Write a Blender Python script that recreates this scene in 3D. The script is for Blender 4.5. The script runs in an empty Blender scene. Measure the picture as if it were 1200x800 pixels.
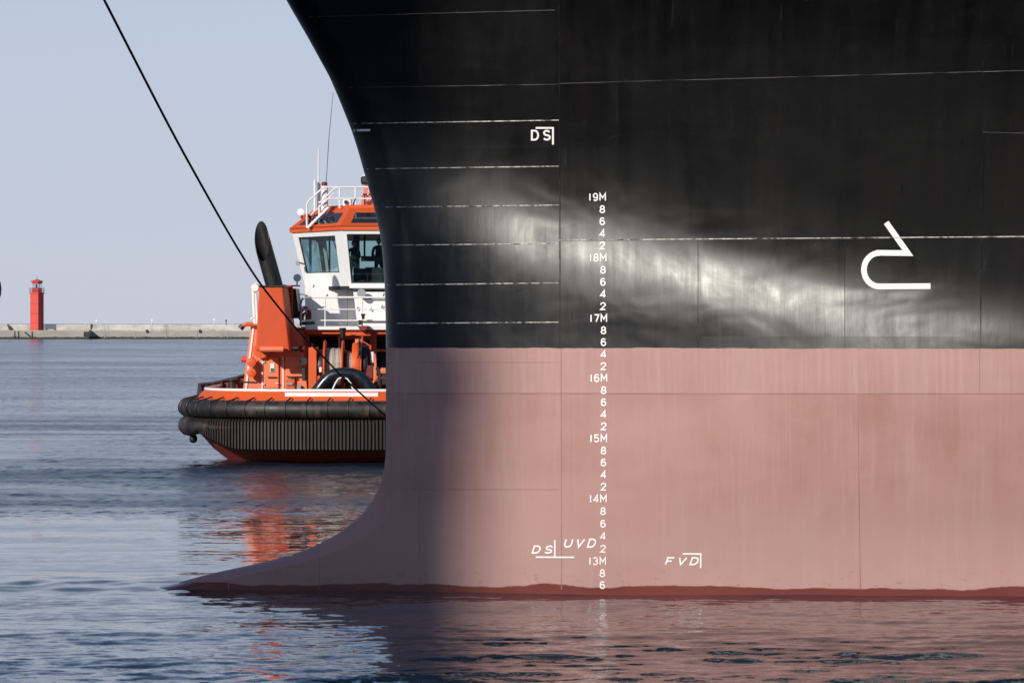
import bpy, bmesh, math, random
import numpy as np
from mathutils import Vector, Matrix
random.seed(7)
rng = np.random.default_rng(7)
R = math.radians
SC = bpy.context.scene
COL = SC.collection

# ------------------------------------------------------------------ camera, sky, sun, exposure
SUN_EL, SUN_AZ = 22.0, 31.0          # height of the sun; angle to the left of straight behind the camera
cam_d = bpy.data.cameras.new('camera')
cam = bpy.data.objects.new('camera', cam_d); COL.objects.link(cam)
cam.location = (0, 0, 4.5); cam.rotation_euler = (R(90), 0, 0)
cam_d.sensor_width = 36; cam_d.lens = 120.0; cam_d.shift_y = -21/1200
cam_d.clip_start = 0.5; cam_d.clip_end = 120000
SC.camera = cam

world = bpy.data.worlds.new('World'); SC.world = world; world.use_nodes = True
wn = world.node_tree; wn.nodes.clear()
wo = wn.nodes.new('ShaderNodeOutputWorld'); wb = wn.nodes.new('ShaderNodeBackground')
sky = wn.nodes.new('ShaderNodeTexSky'); sky.sky_type = 'NISHITA'; sky.sun_disc = False
sky.sun_elevation = R(SUN_EL); sky.sun_rotation = R(180+SUN_AZ)
sky.altitude = 0; sky.air_density = 1.0; sky.dust_density = 0.1; sky.ozone_density = 3.0
wb.inputs['Strength'].default_value = 0.085
hs_ = wn.nodes.new('ShaderNodeHueSaturation'); hs_.inputs['Saturation'].default_value = 0.85
tn = wn.nodes.new('ShaderNodeMix'); tn.data_type = 'RGBA'; tn.blend_type = 'MULTIPLY'; tn.inputs[0].default_value = 1.0; tn.inputs[7].default_value = (0.99, 0.99, 1.15, 1)
wn.links.new(sky.outputs[0], hs_.inputs['Color']); wn.links.new(hs_.outputs[0], tn.inputs[6]); 
tc = wn.nodes.new('ShaderNodeTexCoord'); sx = wn.nodes.new('ShaderNodeSeparateXYZ'); wn.links.new(tc.outputs['Generated'], sx.inputs[0])
mr_ = wn.nodes.new('ShaderNodeMapRange'); mr_.inputs[1].default_value = 0.05; mr_.inputs[2].default_value = 0.34; mr_.inputs[3].default_value = 0.86; mr_.inputs[4].default_value = 0.0
wn.links.new(sx.outputs['Z'], mr_.inputs[0])      # pale sea haze lying along the horizon
hz = wn.nodes.new('ShaderNodeMix'); hz.data_type = 'RGBA'; hz.inputs[7].default_value = (6.3, 6.85, 8.35, 1)
wn.links.new(mr_.outputs[0], hz.inputs[0]); wn.links.new(tn.outputs[2], hz.inputs[6]); wn.links.new(hz.outputs[2], wb.inputs[0]); wn.links.new(wb.outputs[0], wo.inputs[0])

sd = Vector((-math.sin(R(SUN_AZ))*math.cos(R(SUN_EL)), -math.cos(R(SUN_AZ))*math.cos(R(SUN_EL)), math.sin(R(SUN_EL))))
sl = bpy.data.lights.new('sun', 'SUN'); sl.energy = 4.2; sl.angle = R(0.7); sl.color = (1.0, 0.93, 0.83)
sun = bpy.data.objects.new('sun', sl); COL.objects.link(sun)
sun.rotation_euler = sd.to_track_quat('Z', 'Y').to_euler(); sun.location = (-60, -60, 80)

SC.view_settings.view_transform = 'Standard'; SC.view_settings.look = 'None'
SC.view_settings.exposure = 0.0; SC.view_settings.gamma = 1.0; SC.view_settings.use_curve_mapping = False
SC.render.engine = 'CYCLES'
SC.cycles.max_bounces = 8; SC.cycles.transparent_max_bounces = 12
SC.cycles.sample_clamp_indirect = 6.0
SC.cycles.use_denoising = True

# ------------------------------------------------------------------ helpers
F = 4000.0
HOR = 379.0
def W(px, py, Y):
    "the point of the place seen at pixel (px, py) of the photograph at distance Y"
    return Vector(((px-600)/F*Y, Y, 4.5-(py-HOR)/F*Y))

class MB:
    def __init__(s): s.v = []; s.f = []; s.m = []
    def add(s, vs, fs, mi=0):
        b = len(s.v); s.v += [tuple(v) for v in vs]; s.f += [tuple(b+i for i in f) for f in fs]; s.m += [mi]*len(fs); return s
    def box(s, p0, p1, mi=0):
        x0, y0, z0 = p0; x1, y1, z1 = p1
        vs = [(x0,y0,z0),(x1,y0,z0),(x1,y1,z0),(x0,y1,z0),(x0,y0,z1),(x1,y0,z1),(x1,y1,z1),(x0,y1,z1)]
        return s.add(vs, [(0,3,2,1),(4,5,6,7),(0,1,5,4),(1,2,6,5),(2,3,7,6),(3,0,4,7)], mi)
    def pbox(s, x0, y0, x1, y1, Y, d, mi=0):
        a = W(x0, y1, Y); b = W(x1, y0, Y)
        return s.box((a.x, Y, a.z), (b.x, Y+d, b.z), mi)
    def prism(s, pts, d, mi=0):
        "pts: list of points of the front face, clockwise or not; pushed back by d metres"
        n = len(pts); pts = [Vector(p) for p in pts]
        back = [p+Vector((0, d, 0)) for p in pts]
        s.add(pts+back, [tuple(range(n)), tuple(range(2*n-1, n-1, -1))]+[(i, i+n, (i+1) % n+n, (i+1) % n) for i in range(n)], mi)
        return s
    def pprism(s, pix, Y, d, mi=0): return s.prism([W(x, y, Y) for x, y in pix], d, mi)
    def tube(s, pts, r, n=8, closed=False, mi=0, cap=True):
        pts = [Vector(p) for p in pts]; N = len(pts)
        rs = r if isinstance(r, (list, tuple)) else [r]*N
        rings = []; up = None
        for i, p in enumerate(pts):
            a = pts[i-1] if (i > 0 or closed) else p
            b = pts[(i+1) % N] if (i < N-1 or closed) else p
            t = (b-a).normalized()
            if up is None:
                up = Vector((0, 0, 1)) if abs(t.z) < 0.9 else Vector((1, 0, 0))
            up = (up-t*up.dot(t)).normalized(); sdv = t.cross(up)
            rings.append([p+(up*math.cos(2*math.pi*k/n)+sdv*math.sin(2*math.pi*k/n))*rs[i] for k in range(n)])
        vs = [v for rg in rings for v in rg]; fs = []
        for i in range(N if closed else N-1):
            j = (i+1) % N
            for k in range(n):
                l = (k+1) % n; fs.append((i*n+k, i*n+l, j*n+l, j*n+k))
        if cap and not closed: fs += [tuple(range(n-1, -1, -1)), tuple((N-1)*n+k for k in range(n))]
        return s.add(vs, fs, mi)
    def lathe(s, prof, c, axis='Z', n=24, mi=0, rot=0.0):
        "prof: (radius, height) pairs"
        c = Vector(c); vs = []
        for r, h in prof:
            for k in range(n):
                a = 2*math.pi*k/n+rot; u, v = r*math.cos(a), r*math.sin(a)
                vs.append(c+(Vector((u, v, h)) if axis == 'Z' else Vector((h, u, v)) if axis == 'X' else Vector((u, h, v))))
        fs = []
        for i in range(len(prof)-1):
            for k in range(n):
                l = (k+1) % n; fs.append((i*n+k, i*n+l, (i+1)*n+l, (i+1)*n+k))
        fs += [tuple(range(n-1, -1, -1)), tuple((len(prof)-1)*n+k for k in range(n))]
        return s.add(vs, fs, mi)
    def quadslab(s, q, t, mi=0):
        "four corners and a thickness vector"
        q = [Vector(p) for p in q]; t = Vector(t)
        return s.add(q+[p+t for p in q], [(0,1,2,3),(7,6,5,4),(0,4,5,1),(1,5,6,2),(2,6,7,3),(3,7,4,0)], mi)
    def build(s, name, mats, parent=None, smooth=None, bevel=0):
        o0 = Vector((0, 0, 0))
        p = parent
        while p is not None: o0 = o0+p.location; p = p.parent
        me = bpy.data.meshes.new(name)
        me.from_pydata([(v[0]-o0.x, v[1]-o0.y, v[2]-o0.z) for v in s.v], [], s.f)
        for m in (mats if isinstance(mats, (list, tuple)) else [mats]): me.materials.append(m)
        me.polygons.foreach_set('material_index', s.m)
        bm = bmesh.new(); bm.from_mesh(me); bmesh.ops.recalc_face_normals(bm, faces=bm.faces); bm.to_mesh(me); bm.free()
        if smooth is not None:
            me.polygons.foreach_set('use_smooth', [True]*len(me.polygons)); me.set_sharp_from_angle(angle=R(smooth))
        me.update()
        o = bpy.data.objects.new(name, me); COL.objects.link(o)
        if parent is not None: o.parent = parent
        if bevel:
            b = o.modifiers.new('bevel', 'BEVEL'); b.width = bevel; b.segments = 2; b.limit_method = 'ANGLE'
        return o
def empty(name, loc):
    o = bpy.data.objects.new(name, None); COL.objects.link(o); o.location = loc; o.empty_display_size = 0.3; return o
def tag(o, label=None, cat=None, group=None, kind=None):
    if label: o['label'] = label
    if cat: o['category'] = cat
    if group: o['group'] = group
    if kind: o['kind'] = kind
    return o

# ------------------------------------------------------------------ materials
class NT:
    def __init__(s, name):
        s.m = bpy.data.materials.new(name); s.m.use_nodes = True; s.t = s.m.node_tree; s.t.nodes.clear()
        s.out = s.n('OutputMaterial'); s.b = s.n('BsdfPrincipled'); s.t.links.new(s.b.outputs[0], s.out.inputs[0])
    def n(s, k, **kw):
        nd = s.t.nodes.new('ShaderNode'+k)
        for a, v in kw.items(): setattr(nd, a, v)
        return nd
    def l(s, a, b): s.t.links.new(a, b)
    def put(s, sock, v):
        if isinstance(v, bpy.types.NodeSocket): s.l(v, sock)
        else: sock.default_value = v
    def pos(s, scale=(1, 1, 1), loc=(0, 0, 0)):
        g = s.n('NewGeometry'); mp = s.n('Mapping'); mp.inputs['Scale'].default_value = scale; mp.inputs['Location'].default_value = loc
        s.l(g.outputs['Position'], mp.inputs[0]); return mp.outputs[0]
    def noise(s, vec, scale=1, detail=4, rough=0.55, dist=0.0):
        nd = s.n('TexNoise'); s.l(vec, nd.inputs['Vector'])
        nd.inputs['Scale'].default_value = scale; nd.inputs['Detail'].default_value = detail
        nd.inputs['Roughness'].default_value = rough; nd.inputs['Distortion'].default_value = dist
        return nd.outputs['Fac']
    def rng(s, v, a, b, c=0.0, d=1.0, smooth=False):
        nd = s.n('MapRange'); nd.interpolation_type = 'SMOOTHSTEP' if smooth else 'LINEAR'
        s.put(nd.inputs[0], v)
        for i, x in zip((1, 2, 3, 4), (a, b, c, d)): nd.inputs[i].default_value = x
        return nd.outputs[0]
    def math(s, op, a, b=0.0, c=0.0):
        nd = s.n('Math', operation=op); s.put(nd.inputs[0], a); s.put(nd.inputs[1], b); s.put(nd.inputs[2], c); return nd.outputs[0]
    def mix(s, f, a, b):
        nd = s.n('Mix', data_type='RGBA'); s.put(nd.inputs[0], f)
        s.put(nd.inputs[6], a if isinstance(a, bpy.types.NodeSocket) else (*a, 1)); s.put(nd.inputs[7], b if isinstance(b, bpy.types.NodeSocket) else (*b, 1))
        return nd.outputs[2]
    def bump(s, h, strength=0.3, dist=0.01, normal=None):
        nd = s.n('Bump'); s.put(nd.inputs['Strength'], strength); nd.inputs['Distance'].default_value = dist; s.l(h, nd.inputs['Height'])
        if normal is not None: s.l(normal, nd.inputs['Normal'])
        return nd.outputs[0]
    def sep(s):
        g = s.n('NewGeometry'); x = s.n('SeparateXYZ'); s.l(g.outputs['Position'], x.inputs[0]); return x.outputs

def paint(name, col, rough=0.5, dirt=(0.12, 0.09, 0.07), amount=0.35, streak=True, metallic=0.0, scale=1.0, bump=0.15):
    s = NT(name)
    a = s.noise(s.pos((6*scale, 6*scale, 1.2*scale) if streak else (3*scale,)*3), 1, 6, 0.65)
    b = s.noise(s.pos((1.1, 1.1, 1.1)), 1.3*scale, 5, 0.6)
    f = s.rng(s.math('MULTIPLY', a, b), 0.22, 0.46, 0, amount)
    c = s.mix(f, col, dirt)
    c2 = s.mix(s.rng(b, 0.3, 0.7, 0, 0.25), c, tuple(min(1, x*1.25) for x in col))
    s.l(c2, s.b.inputs['Base Color'])
    s.l(s.rng(a, 0.3, 0.7, rough-0.07, rough+0.12), s.b.inputs['Roughness'])
    s.b.inputs['Metallic'].default_value = metallic
    if bump: s.l(s.bump(s.noise(s.pos((9, 9, 9)), 1, 4), bump, 0.01), s.b.inputs['Normal'])
    return s.m
M = {}
M['orange'] = paint('orange_paint', (0.64, 0.088, 0.010), 0.5, amount=0.3)
M['orange_pale'] = paint('sunlit_orange_paint', (0.76, 0.19, 0.085), 0.55, dirt=(0.45, 0.14, 0.08), amount=0.3)  # paler copy of the orange, strong sun put into the colour
M['orange_deep'] = paint('shaded_orange_paint', (0.58, 0.062, 0.005), 0.6, amount=0.25)  # deeper copy of the orange, the funnel's shade put into the colour
M['white'] = paint('white_paint', (0.78, 0.78, 0.77), 0.4, dirt=(0.4, 0.30, 0.22), amount=0.3)
M['mark'] = paint('white_mark_paint', (0.80, 0.77, 0.75), 0.55, dirt=(0.5, 0.4, 0.38), amount=0.3, bump=0)
M['dark'] = paint('black_paint', (0.012, 0.012, 0.014), 0.45, dirt=(0.06, 0.05, 0.045), amount=0.4)
M['interior'] = paint('dark_interior', (0.015, 0.017, 0.018), 0.7, amount=0.1)
M['rubber'] = paint('worn_rubber', (0.012, 0.011, 0.011), 0.52, dirt=(0.13, 0.085, 0.065), amount=0.85)
M['rubber_ridge'] = paint('scuffed_rubber', (0.013, 0.011, 0.011), 0.6, dirt=(0.12, 0.05, 0.03), amount=0.32)
M['maroon'] = paint('dark_red_paint', (0.16, 0.018, 0.014), 0.5)
M['bottom'] = paint('red_bottom_paint', (0.19, 0.028, 0.018), 0.5, dirt=(0.05, 0.03, 0.03), amount=0.5)
M['deck'] = paint('deck_paint', (0.10, 0.045, 0.03), 0.7)
M['rope_grey'] = paint('steel_wire', (0.40, 0.36, 0.30), 0.6, dirt=(0.12, 0.09, 0.07), amount=0.6, streak=False, scale=3)
M['rope'] = paint('mooring_rope', (0.012, 0.012, 0.013), 0.8, amount=0.2)
M['green'] = paint('green_paint', (0.03, 0.16, 0.07), 0.5)
M['steel'] = paint('grey_steel', (0.32, 0.33, 0.34), 0.4, metallic=0.4)
M['red'] = paint('red_paint', (0.60, 0.055, 0.035), 0.45)
M['skin'] = paint('skin', (0.45, 0.26, 0.18), 0.6, amount=0.05, bump=0)
M['cloth'] = paint('dark_jacket', (0.02, 0.022, 0.03), 0.9, amount=0.1, bump=0)
M['cloth_grey'] = paint('grey_trousers', (0.25, 0.26, 0.27), 0.9, amount=0.1, bump=0)
M['hair'] = paint('hair', (0.03, 0.02, 0.015), 0.8, amount=0.1, bump=0)
def glass_mat(name, tint, dark=0.0):
    s = NT(name); s.t.nodes.remove(s.b)
    tr = s.n('BsdfTransparent'); tr.inputs[0].default_value = (*tint, 1)
    gl = s.n('BsdfGlossy'); gl.inputs['Roughness'].default_value = 0.03; gl.inputs[0].default_value = (0.85, 0.95, 1, 1)
    fr = s.n('LayerWeight'); fr.inputs[0].default_value = 0.5; mx = s.n('MixShader')
    s.l(s.math('ADD', s.math('MULTIPLY', s.math('POWER', fr.outputs['Facing'], 4.0), 0.8), 0.04), mx.inputs[0]); s.l(tr.outputs[0], mx.inputs[1]); s.l(gl.outputs[0], mx.inputs[2]); s.l(mx.outputs[0], s.out.inputs[0])
    return s.m
M['glass'] = glass_mat('teal_glass', (0.79, 0.89, 0.885))
M['lampglass'] = paint('lamp_glass', (0.5, 0.52, 0.52), 0.1, amount=0.1, bump=0)
s = NT('smoked_glass'); s.b.inputs['Base Color'].default_value = (0.01, 0.014, 0.022, 1); s.b.inputs['Roughness'].default_value = 0.06; M['smoked'] = s.m

# ------------------------------------------------------------------ ship hull surface
X0 = 1.49
def sstep(t): t = np.clip(t, 0, 1); return t*t*(3-2*t)
Zt = np.linspace(-6, 30, 3601)
def sat(x, w): return w*np.tanh(x/w)
def table(slope):
    T_ = np.concatenate([[0], np.cumsum((slope[1:]+slope[:-1])/2*np.diff(Zt))]); return T_-np.interp(0, Zt, T_)
# profile of the plating across the level ZB: leaning in below, upright, then flaring out above
QT = 0.42*sstep((Zt+4.9)/3.4)-0.40*sstep((Zt+1.5)/2.6)-0.30*sstep((Zt-0.15)/2.2)-0.20*sstep((Zt-2.0)/4.0)
K_T = table(QT)
L_T = table(sstep((Zt-0.0)/1.5)*(1-sstep((Zt-3.0)/1.6))/3.05*1.0)
def zband(x): return 5.75-0.26*sat(x-0.2, 14.0)
xt = np.linspace(-20, 80, 4001); BT = np.concatenate([[0], np.cumsum(0.20*(1-sstep((xt[1:]+2.9)/2.0))*np.diff(xt))]); BT -= BT[-1]
def Yplane(X, z):
    x = np.asarray(X)-X0
    xs = sat(x, 22)
    return 57.05-0.09*xs-0.05*(x-xs)+np.interp(z-zband(x), Zt, K_T)-np.interp(0-zband(x), Zt, K_T)+(np.interp(x, xt, BT)-0.235*xs)*np.interp(z, Zt, L_T)
NW, NL = 0.55, 0.55
PROF = [(40,-760),(130,-500),(200,-330),(262,-180),(300,-85),(335,0),(360,43),(386,90),(398,118),(412,153),(420,178),(427.5,205),(437,238),(445,272),(449,305),(451,340),(452,375),
        (452.3,420),(452.3,480),(452,530),(450,552),(445,570),(437,586),(425,602),(409,616),(390,629),(368,640),(345,648.5),(318,657),(285,664),(250,671),(222,678.5),(200,685),(181,688.8),(160,692.5),(130,715),(100,745),(95,790),(130,840)]
pz, pX = [], []
for px, py in PROF:
    Y = 57.6
    for _ in range(30):
        X = (px-600)/F*Y; z = 4.5-(py-HOR)/F*Y; Y = float(Yplane(X, z))+NW
    pz.append(z); pX.append(X)
pz = np.array(pz)[::-1]; pX = np.array(pX)[::-1]
def catmull(zq):
    # monotone-ish smooth interpolation of the stem line
    return np.interp(zq, pz, pX)
zfine = np.linspace(pz[0], pz[-1], 2400); xf = catmull(zfine)
k = np.hanning(31); k /= k.sum()
xs_ = np.convolve(np.pad(xf, 15, mode='edge'), k, 'valid')
def stem(z): return np.interp(z, zfine, xs_)
def nose(sv):
    t = np.clip(sv/NL, 0, 1); return NW*(1-np.sqrt(np.clip(1-(1-t)**2, 0, 1)))
def Ynear(X, z): return Yplane(X, z)+nose(X-stem(z))
def onhull(px, py, off=0.0):
    Yq = np.linspace(50, 61, 1101); Xq = (px-600)/F*Yq; zq = 4.5-(py-HOR)/F*Yq      # first crossing of the sight line
    g = np.where(Xq > stem(zq)+0.001, Yq-Ynear(Xq, zq), -1.0); hit = np.nonzero(g >= 0)[0]
    i = int(hit[0]) if len(hit) else 700
    Y = float(Yq[i]) if (i == 0 or g[i-1] >= 0 or not len(hit) or g[i-1] == -1.0) else float(Yq[i-1]+(Yq[i]-Yq[i-1])*(-g[i-1])/(g[i]-g[i-1]))
    X = (px-600)/F*Y; z = 4.5-(py-HOR)/F*Y
    h = 0.01; nx = (float(Ynear(X+h, z))-float(Ynear(X-h, z)))/(2*h); nz = (float(Ynear(X, z+h))-float(Ynear(X, z-h)))/(2*h)
    n = Vector((nx, -1, nz)).normalized()
    return Vector((X, Y, z))+n*off

# hull material -------------------------------------------------
s = NT('ship_hull_paint')
P = s.sep(); X_, Y_, Z_ = P
isblack = s.rng(s.math('ADD', Z_, s.rng(s.noise(s.pos((3, 0.1, 0.1)), 1, 3), 0.3, 0.7, -0.010, 0.010)), 4.080, 4.090)
# antifouling pink
st1 = s.noise(s.pos((2.2, 0.2, 0.35)), 1, 5, 0.6)
st2 = s.noise(s.pos((14, 1, 0.5)), 1, 4, 0.6)
bl = s.noise(s.pos((0.5, 0.5, 0.8)), 1, 5, 0.6)
scr = s.noise(s.pos((7, 1, 5), (3, 0, 1)), 1.0, 8, 0.75, 1.5)
pink = s.mix(s.rng(bl, 0.32, 0.68), (0.315, 0.158, 0.132), (0.395, 0.222, 0.194))
pink = s.mix(s.rng(st1, 0.35, 0.7, 0, 0.5), pink, (0.40, 0.25, 0.222))
pink = s.mix(s.rng(st2, 0.52, 0.75, 0, 0.28), pink, (0.44, 0.31, 0.285))
pink = s.mix(s.rng(scr, 0.66, 0.8, 0, 0.35), pink, (0.32, 0.13, 0.11))
strake = s.math('GREATER_THAN', Z_, 3.34)        # upper strake carries grey dust over the boot top
pink = s.mix(s.math('MULTIPLY', s.rng(st2, 0.3, 0.7, 0.2, 0.6), strake), pink, (0.44, 0.28, 0.245))
low = s.rng(s.math('ADD', Z_, s.rng(bl, 0.3, 0.7, -0.4, 0.4)), 1.9, 0.7, 0, 0.45, True)
pink = s.mix(low, pink, (0.455, 0.285, 0.258))
# wet strip at the water
wn1 = s.noise(s.pos((0.55, 0.05, 0.0)), 1, 2, 0.5)
wn2 = s.noise(s.pos((4, 0.3, 0)), 1, 4, 0.6)
wet = s.rng(s.math('SUBTRACT', s.math('SUBTRACT', Z_, s.rng(wn2, 0.3, 0.7, -0.012, 0.012)), s.rng(wn1, 0.3, 0.7, 0.055, 0.17)), 0.012, -0.008)
spl = s.math('MULTIPLY', s.rng(s.noise(s.pos((6, 0.3, 9)), 1, 5, 0.7), 0.58, 0.66), s.rng(Z_, 0.55, 0.2, 0, 0.5))
pink = s.mix(spl, pink, (0.24, 0.10, 0.085))
pinkw = s.mix(wet, pink, s.mix(s.rng(bl, 0.3, 0.7), (0.135, 0.034, 0.026), (0.175, 0.046, 0.036)))
# black topside
bst = s.noise(s.pos((5, 0.3, 0.35)), 1, 5, 0.6)
rust = s.rng(s.noise(s.pos((1.3, 0.4, 0.25), (4, 0, 2)), 1, 6, 0.7), 0.6, 0.8, 0, 0.35)
black = s.mix(s.rng(bst, 0.35, 0.75, 0, 1), (0.0008, 0.0008, 0.0009), (0.0026, 0.0025, 0.0024))
black = s.mix(rust, black, (0.014, 0.009, 0.007))
scr2 = s.n('TexWave'); scr2.wave_type = 'BANDS'; scr2.bands_direction = 'X'
s.l(s.pos((0.7, 0.2, 0.14), (0.3, 0, 0)), scr2.inputs['Vector']); scr2.inputs['Scale'].default_value = 0.5; scr2.inputs['Distortion'].default_value = 5; scr2.inputs['Detail'].default_value = 3; scr2.inputs['Detail Scale'].default_value = 0.8
sm = s.math('MULTIPLY', s.rng(scr2.outputs['Fac'], 0.9965, 1.0), s.rng(s.noise(s.pos((1, 1, 2)), 1.5, 3), 0.5, 0.7))
black = s.mix(s.math('MULTIPLY', sm, 0.10), black, (0.10, 0.09, 0.08))
s.l(s.mix(isblack, pinkw, black), s.b.inputs['Base Color'])
rb = s.math('ADD', s.rng(bst, 0.3, 0.7, 0.315, 0.39), s.rng(s.noise(s.pos((0.8, 0.3, 0.9)), 1, 5, 0.65, 0.6), 0.35, 0.7, -0.03, 0.08))
pc = s.n('CombineXYZ'); s.l(s.math('FLOOR', s.math('MULTIPLY', s.math('SUBTRACT', X_, 0.795), 0.418)), pc.inputs[0]); s.l(s.math('FLOOR', s.math('MULTIPLY', s.math('SUBTRACT', Z_, 5.9), 0.62)), pc.inputs[1])
wh_ = s.n('TexWhiteNoise'); s.l(pc.outputs[0], wh_.inputs['Vector'])           # every plate was rolled a little differently
rb = s.math('ADD', rb, s.rng(wh_.outputs['Value'], 0, 1, -0.045, 0.04))
rp = s.mix(wet, (0.72,)*3, (0.22,)*3)
mr = s.n('Mix', data_type='FLOAT'); s.l(isblack, mr.inputs[0]); s.l(rp, mr.inputs[2]); s.l(rb, mr.inputs[3]); s.l(mr.outputs[0], s.b.inputs['Roughness'])
s.b.inputs['IOR'].default_value = 1.385
d1 = s.noise(s.pos((1.0, 0.2, 0.55)), 1, 3, 0.5, 0.4)      # plating hungry between frames
d2 = s.noise(s.pos((9, 1, 0.8)), 1, 4, 0.6)                # brush and roller streaks
d3 = s.noise(s.pos((26, 26, 26)), 1, 3, 0.6)
d4 = s.noise(s.pos((0.45, 0.2, 0.7), (2, 0, 7)), 1, 2, 0.5, 0.8)
nb = s.bump(d4, 0.26, 0.12); nb = s.bump(d1, 0.2, 0.05, nb); nb = s.bump(d2, 0.20, 0.006, nb); nb = s.bump(d3, 0.2, 0.001, nb)
s.l(nb, s.b.inputs['Normal'])
M['hull'] = s.m
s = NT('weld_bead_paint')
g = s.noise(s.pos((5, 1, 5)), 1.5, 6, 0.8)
s.l(s.mix(s.rng(g, 0.42, 0.56), (0.03, 0.03, 0.032), (0.50, 0.48, 0.45)), s.b.inputs['Base Color']); s.b.inputs['Roughness'].default_value = 0.4  # pale flecks paint the sun's glint along the beads
M['weld_glint'] = s.m
s = NT('weld_bead_black')
g = s.noise(s.pos((5, 1, 5)), 1.5, 6, 0.8)
s.l(s.mix(s.rng(g, 0.55, 0.75), (0.004, 0.004, 0.005), (0.05, 0.047, 0.043)), s.b.inputs['Base Color']); s.b.inputs['Roughness'].default_value = 0.4
M['weld_black'] = s.m
M['weld_pink'] = paint('weld_bead_pink', (0.33, 0.18, 0.158), 0.8, bump=0)

# hull mesh -------------------------------------------------
ship = empty('cargo_ship', (0, 57.5, 0))
tag(ship, 'towering cargo ship bow with black topside over pink antifouling and white draft marks', 'ship')
zr = np.unique(np.concatenate([np.linspace(-1.6, 0, 14), np.linspace(0, 2.2, 60), np.linspace(2.2, 10.5, 110), np.linspace(10.5, 17.5, 30)]))
sv = np.concatenate([NL*(1-np.cos(np.linspace(0, math.pi/2, 22))), NL+np.linspace(0.08, 13, 150), NL+13+np.geomspace(0.3, 45, 16)])
fv = np.concatenate([NL*(1-np.cos(np.linspace(0, math.pi/2, 14)))[1:], NL+np.geomspace(0.3, 40, 14)])
mb = MB(); rows = []
for z in zr:
    xs = float(stem(z)); row = []
    for q in fv[::-1]:
        yn = float(Yplane(xs, z))+NW
        row.append((xs+q*0.8, yn+NW-float(nose(q))+0.95*max(0, q-0.2), z))
    for q in sv: row.append((xs+q, float(Yplane(xs+q, z))+float(nose(q)), z))
    rows.append(row)
nc = len(rows[0]); mb.v = [p for r in rows for p in r]
for i in range(len(rows)-1):
    for j in range(nc-1):
        mb.f.append((i*nc+j, i*nc+j+1, (i+1)*nc+j+1, (i+1)*nc+j)); mb.m.append(0)
    mb.f.append((i*nc+nc-1, i*nc, (i+1)*nc, (i+1)*nc+nc-1)); mb.m.append(0)
mb.f.append(tuple((len(rows)-1)*nc+j for j in range(nc))); mb.m.append(1)
hull = mb.build('hull', [M['hull'], M['deck']], ship, smooth=40)

def seam(pts, r, mat, n=None):
    path = []
    for (x0, y0), (x1, y1) in zip(pts[:-1], pts[1:]):
        L = max(2, int(math.hypot(x1-x0, y1-y0)/12))
        for i in range(L+(1 if (x1, y1) == pts[-1] else 0)):
            t = i/L; path.append(onhull(x0+(x1-x0)*t, y0+(y1-y0)*t, 0.0))
    MB().tube(path, r, 6).build('weld_seam', mat, ship, smooth=60)
ww, wk, wp = M['weld_glint'], M['weld_black'], M['weld_pink']
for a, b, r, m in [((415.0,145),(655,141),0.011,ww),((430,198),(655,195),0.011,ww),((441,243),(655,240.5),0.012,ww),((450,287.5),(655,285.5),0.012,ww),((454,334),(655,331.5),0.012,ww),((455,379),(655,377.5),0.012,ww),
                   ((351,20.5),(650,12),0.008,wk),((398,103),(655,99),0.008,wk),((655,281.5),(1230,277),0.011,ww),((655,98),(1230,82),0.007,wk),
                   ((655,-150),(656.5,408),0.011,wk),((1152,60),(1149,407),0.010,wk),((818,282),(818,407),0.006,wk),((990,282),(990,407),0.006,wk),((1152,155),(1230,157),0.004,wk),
                   ((455,461),(1230,461),0.008,wp),((455,424.5),(655,424.5),0.005,wp),((448,573),(655,573.5),0.006,wp),
                   ((657.5,409),(658,690),0.008,wp),((492,575),(491.5,655),0.006,wp),((1005,462),(1008,690),0.008,wp),((1148,409),(1148,460),0.008,wp),((268,668),(268,690),0.006,wp),((374,641),(374,690),0.006,wp)]:
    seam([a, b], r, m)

# painted characters: stroke letters laid on the plating
def arc(cx, cy, rx, ry, a0, a1, n=10): return [(cx+rx*math.cos(R(a0+(a1-a0)*i/n)), cy+ry*math.sin(R(a0+(a1-a0)*i/n))) for i in range(n+1)]
G = {   # x right, y DOWN, unit box 0..1
 '1': [[(0.5, 0), (0.5, 1)]],
 '2': [arc(.5,.27,.42,.27,170,360,8)+[(.9,.36),(.08,1),(.95,1)]],
 '3': [arc(.48,.26,.38,.26,200,450,9), arc(.48,.74,.42,.26,270,520,9)],
 '4': [[(.72,1),(.72,0),(.05,.72),(.98,.72)]],
 '5': [[(.9,0),(.18,0),(.12,.45)]+arc(.48,.68,.42,.32,230,520,9)],
 '6': [arc(.5,.69,.4,.31,0,360,14), [(.1,.69),(.12,.35)]+arc(.5,.3,.38,.3,190,330,6)],
 '7': [[(.08,0),(.92,0),(.42,1)]],
 '8': [arc(.5,.26,.34,.26,0,360,14), arc(.5,.75,.42,.26,0,360,14)],
 '9': [arc(.5,.31,.4,.31,0,360,14), [(.9,.31),(.88,.65)]+arc(.5,.7,.38,.3,10,150,6)],
 'M': [[(.04,1),(.04,0),(.5,.62),(.96,0),(.96,1)]],
 'D': [[(.08,0),(.08,1),(.5,1)]+arc(.5,.5,.44,.5,90,-90,10)+[(.08,0)]],
 'S': [[(.9,.13)]+arc(.5,.25,.38,.25,-30,-180,6)+arc(.5,.25,.38,.25,180,90,3)+arc(.5,.75,.42,.25,-90,160,9)],
 'U': [[(.06,0),(.06,.62)]+arc(.5,.62,.44,.38,180,0,8)+[(.94,0)]],
 'V': [[(.02,0),(.45,1),(.95,0)]],
 'F': [[(.1,1),(.1,0),(.95,0)], [(.1,.5),(.75,.5)]],
}
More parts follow.
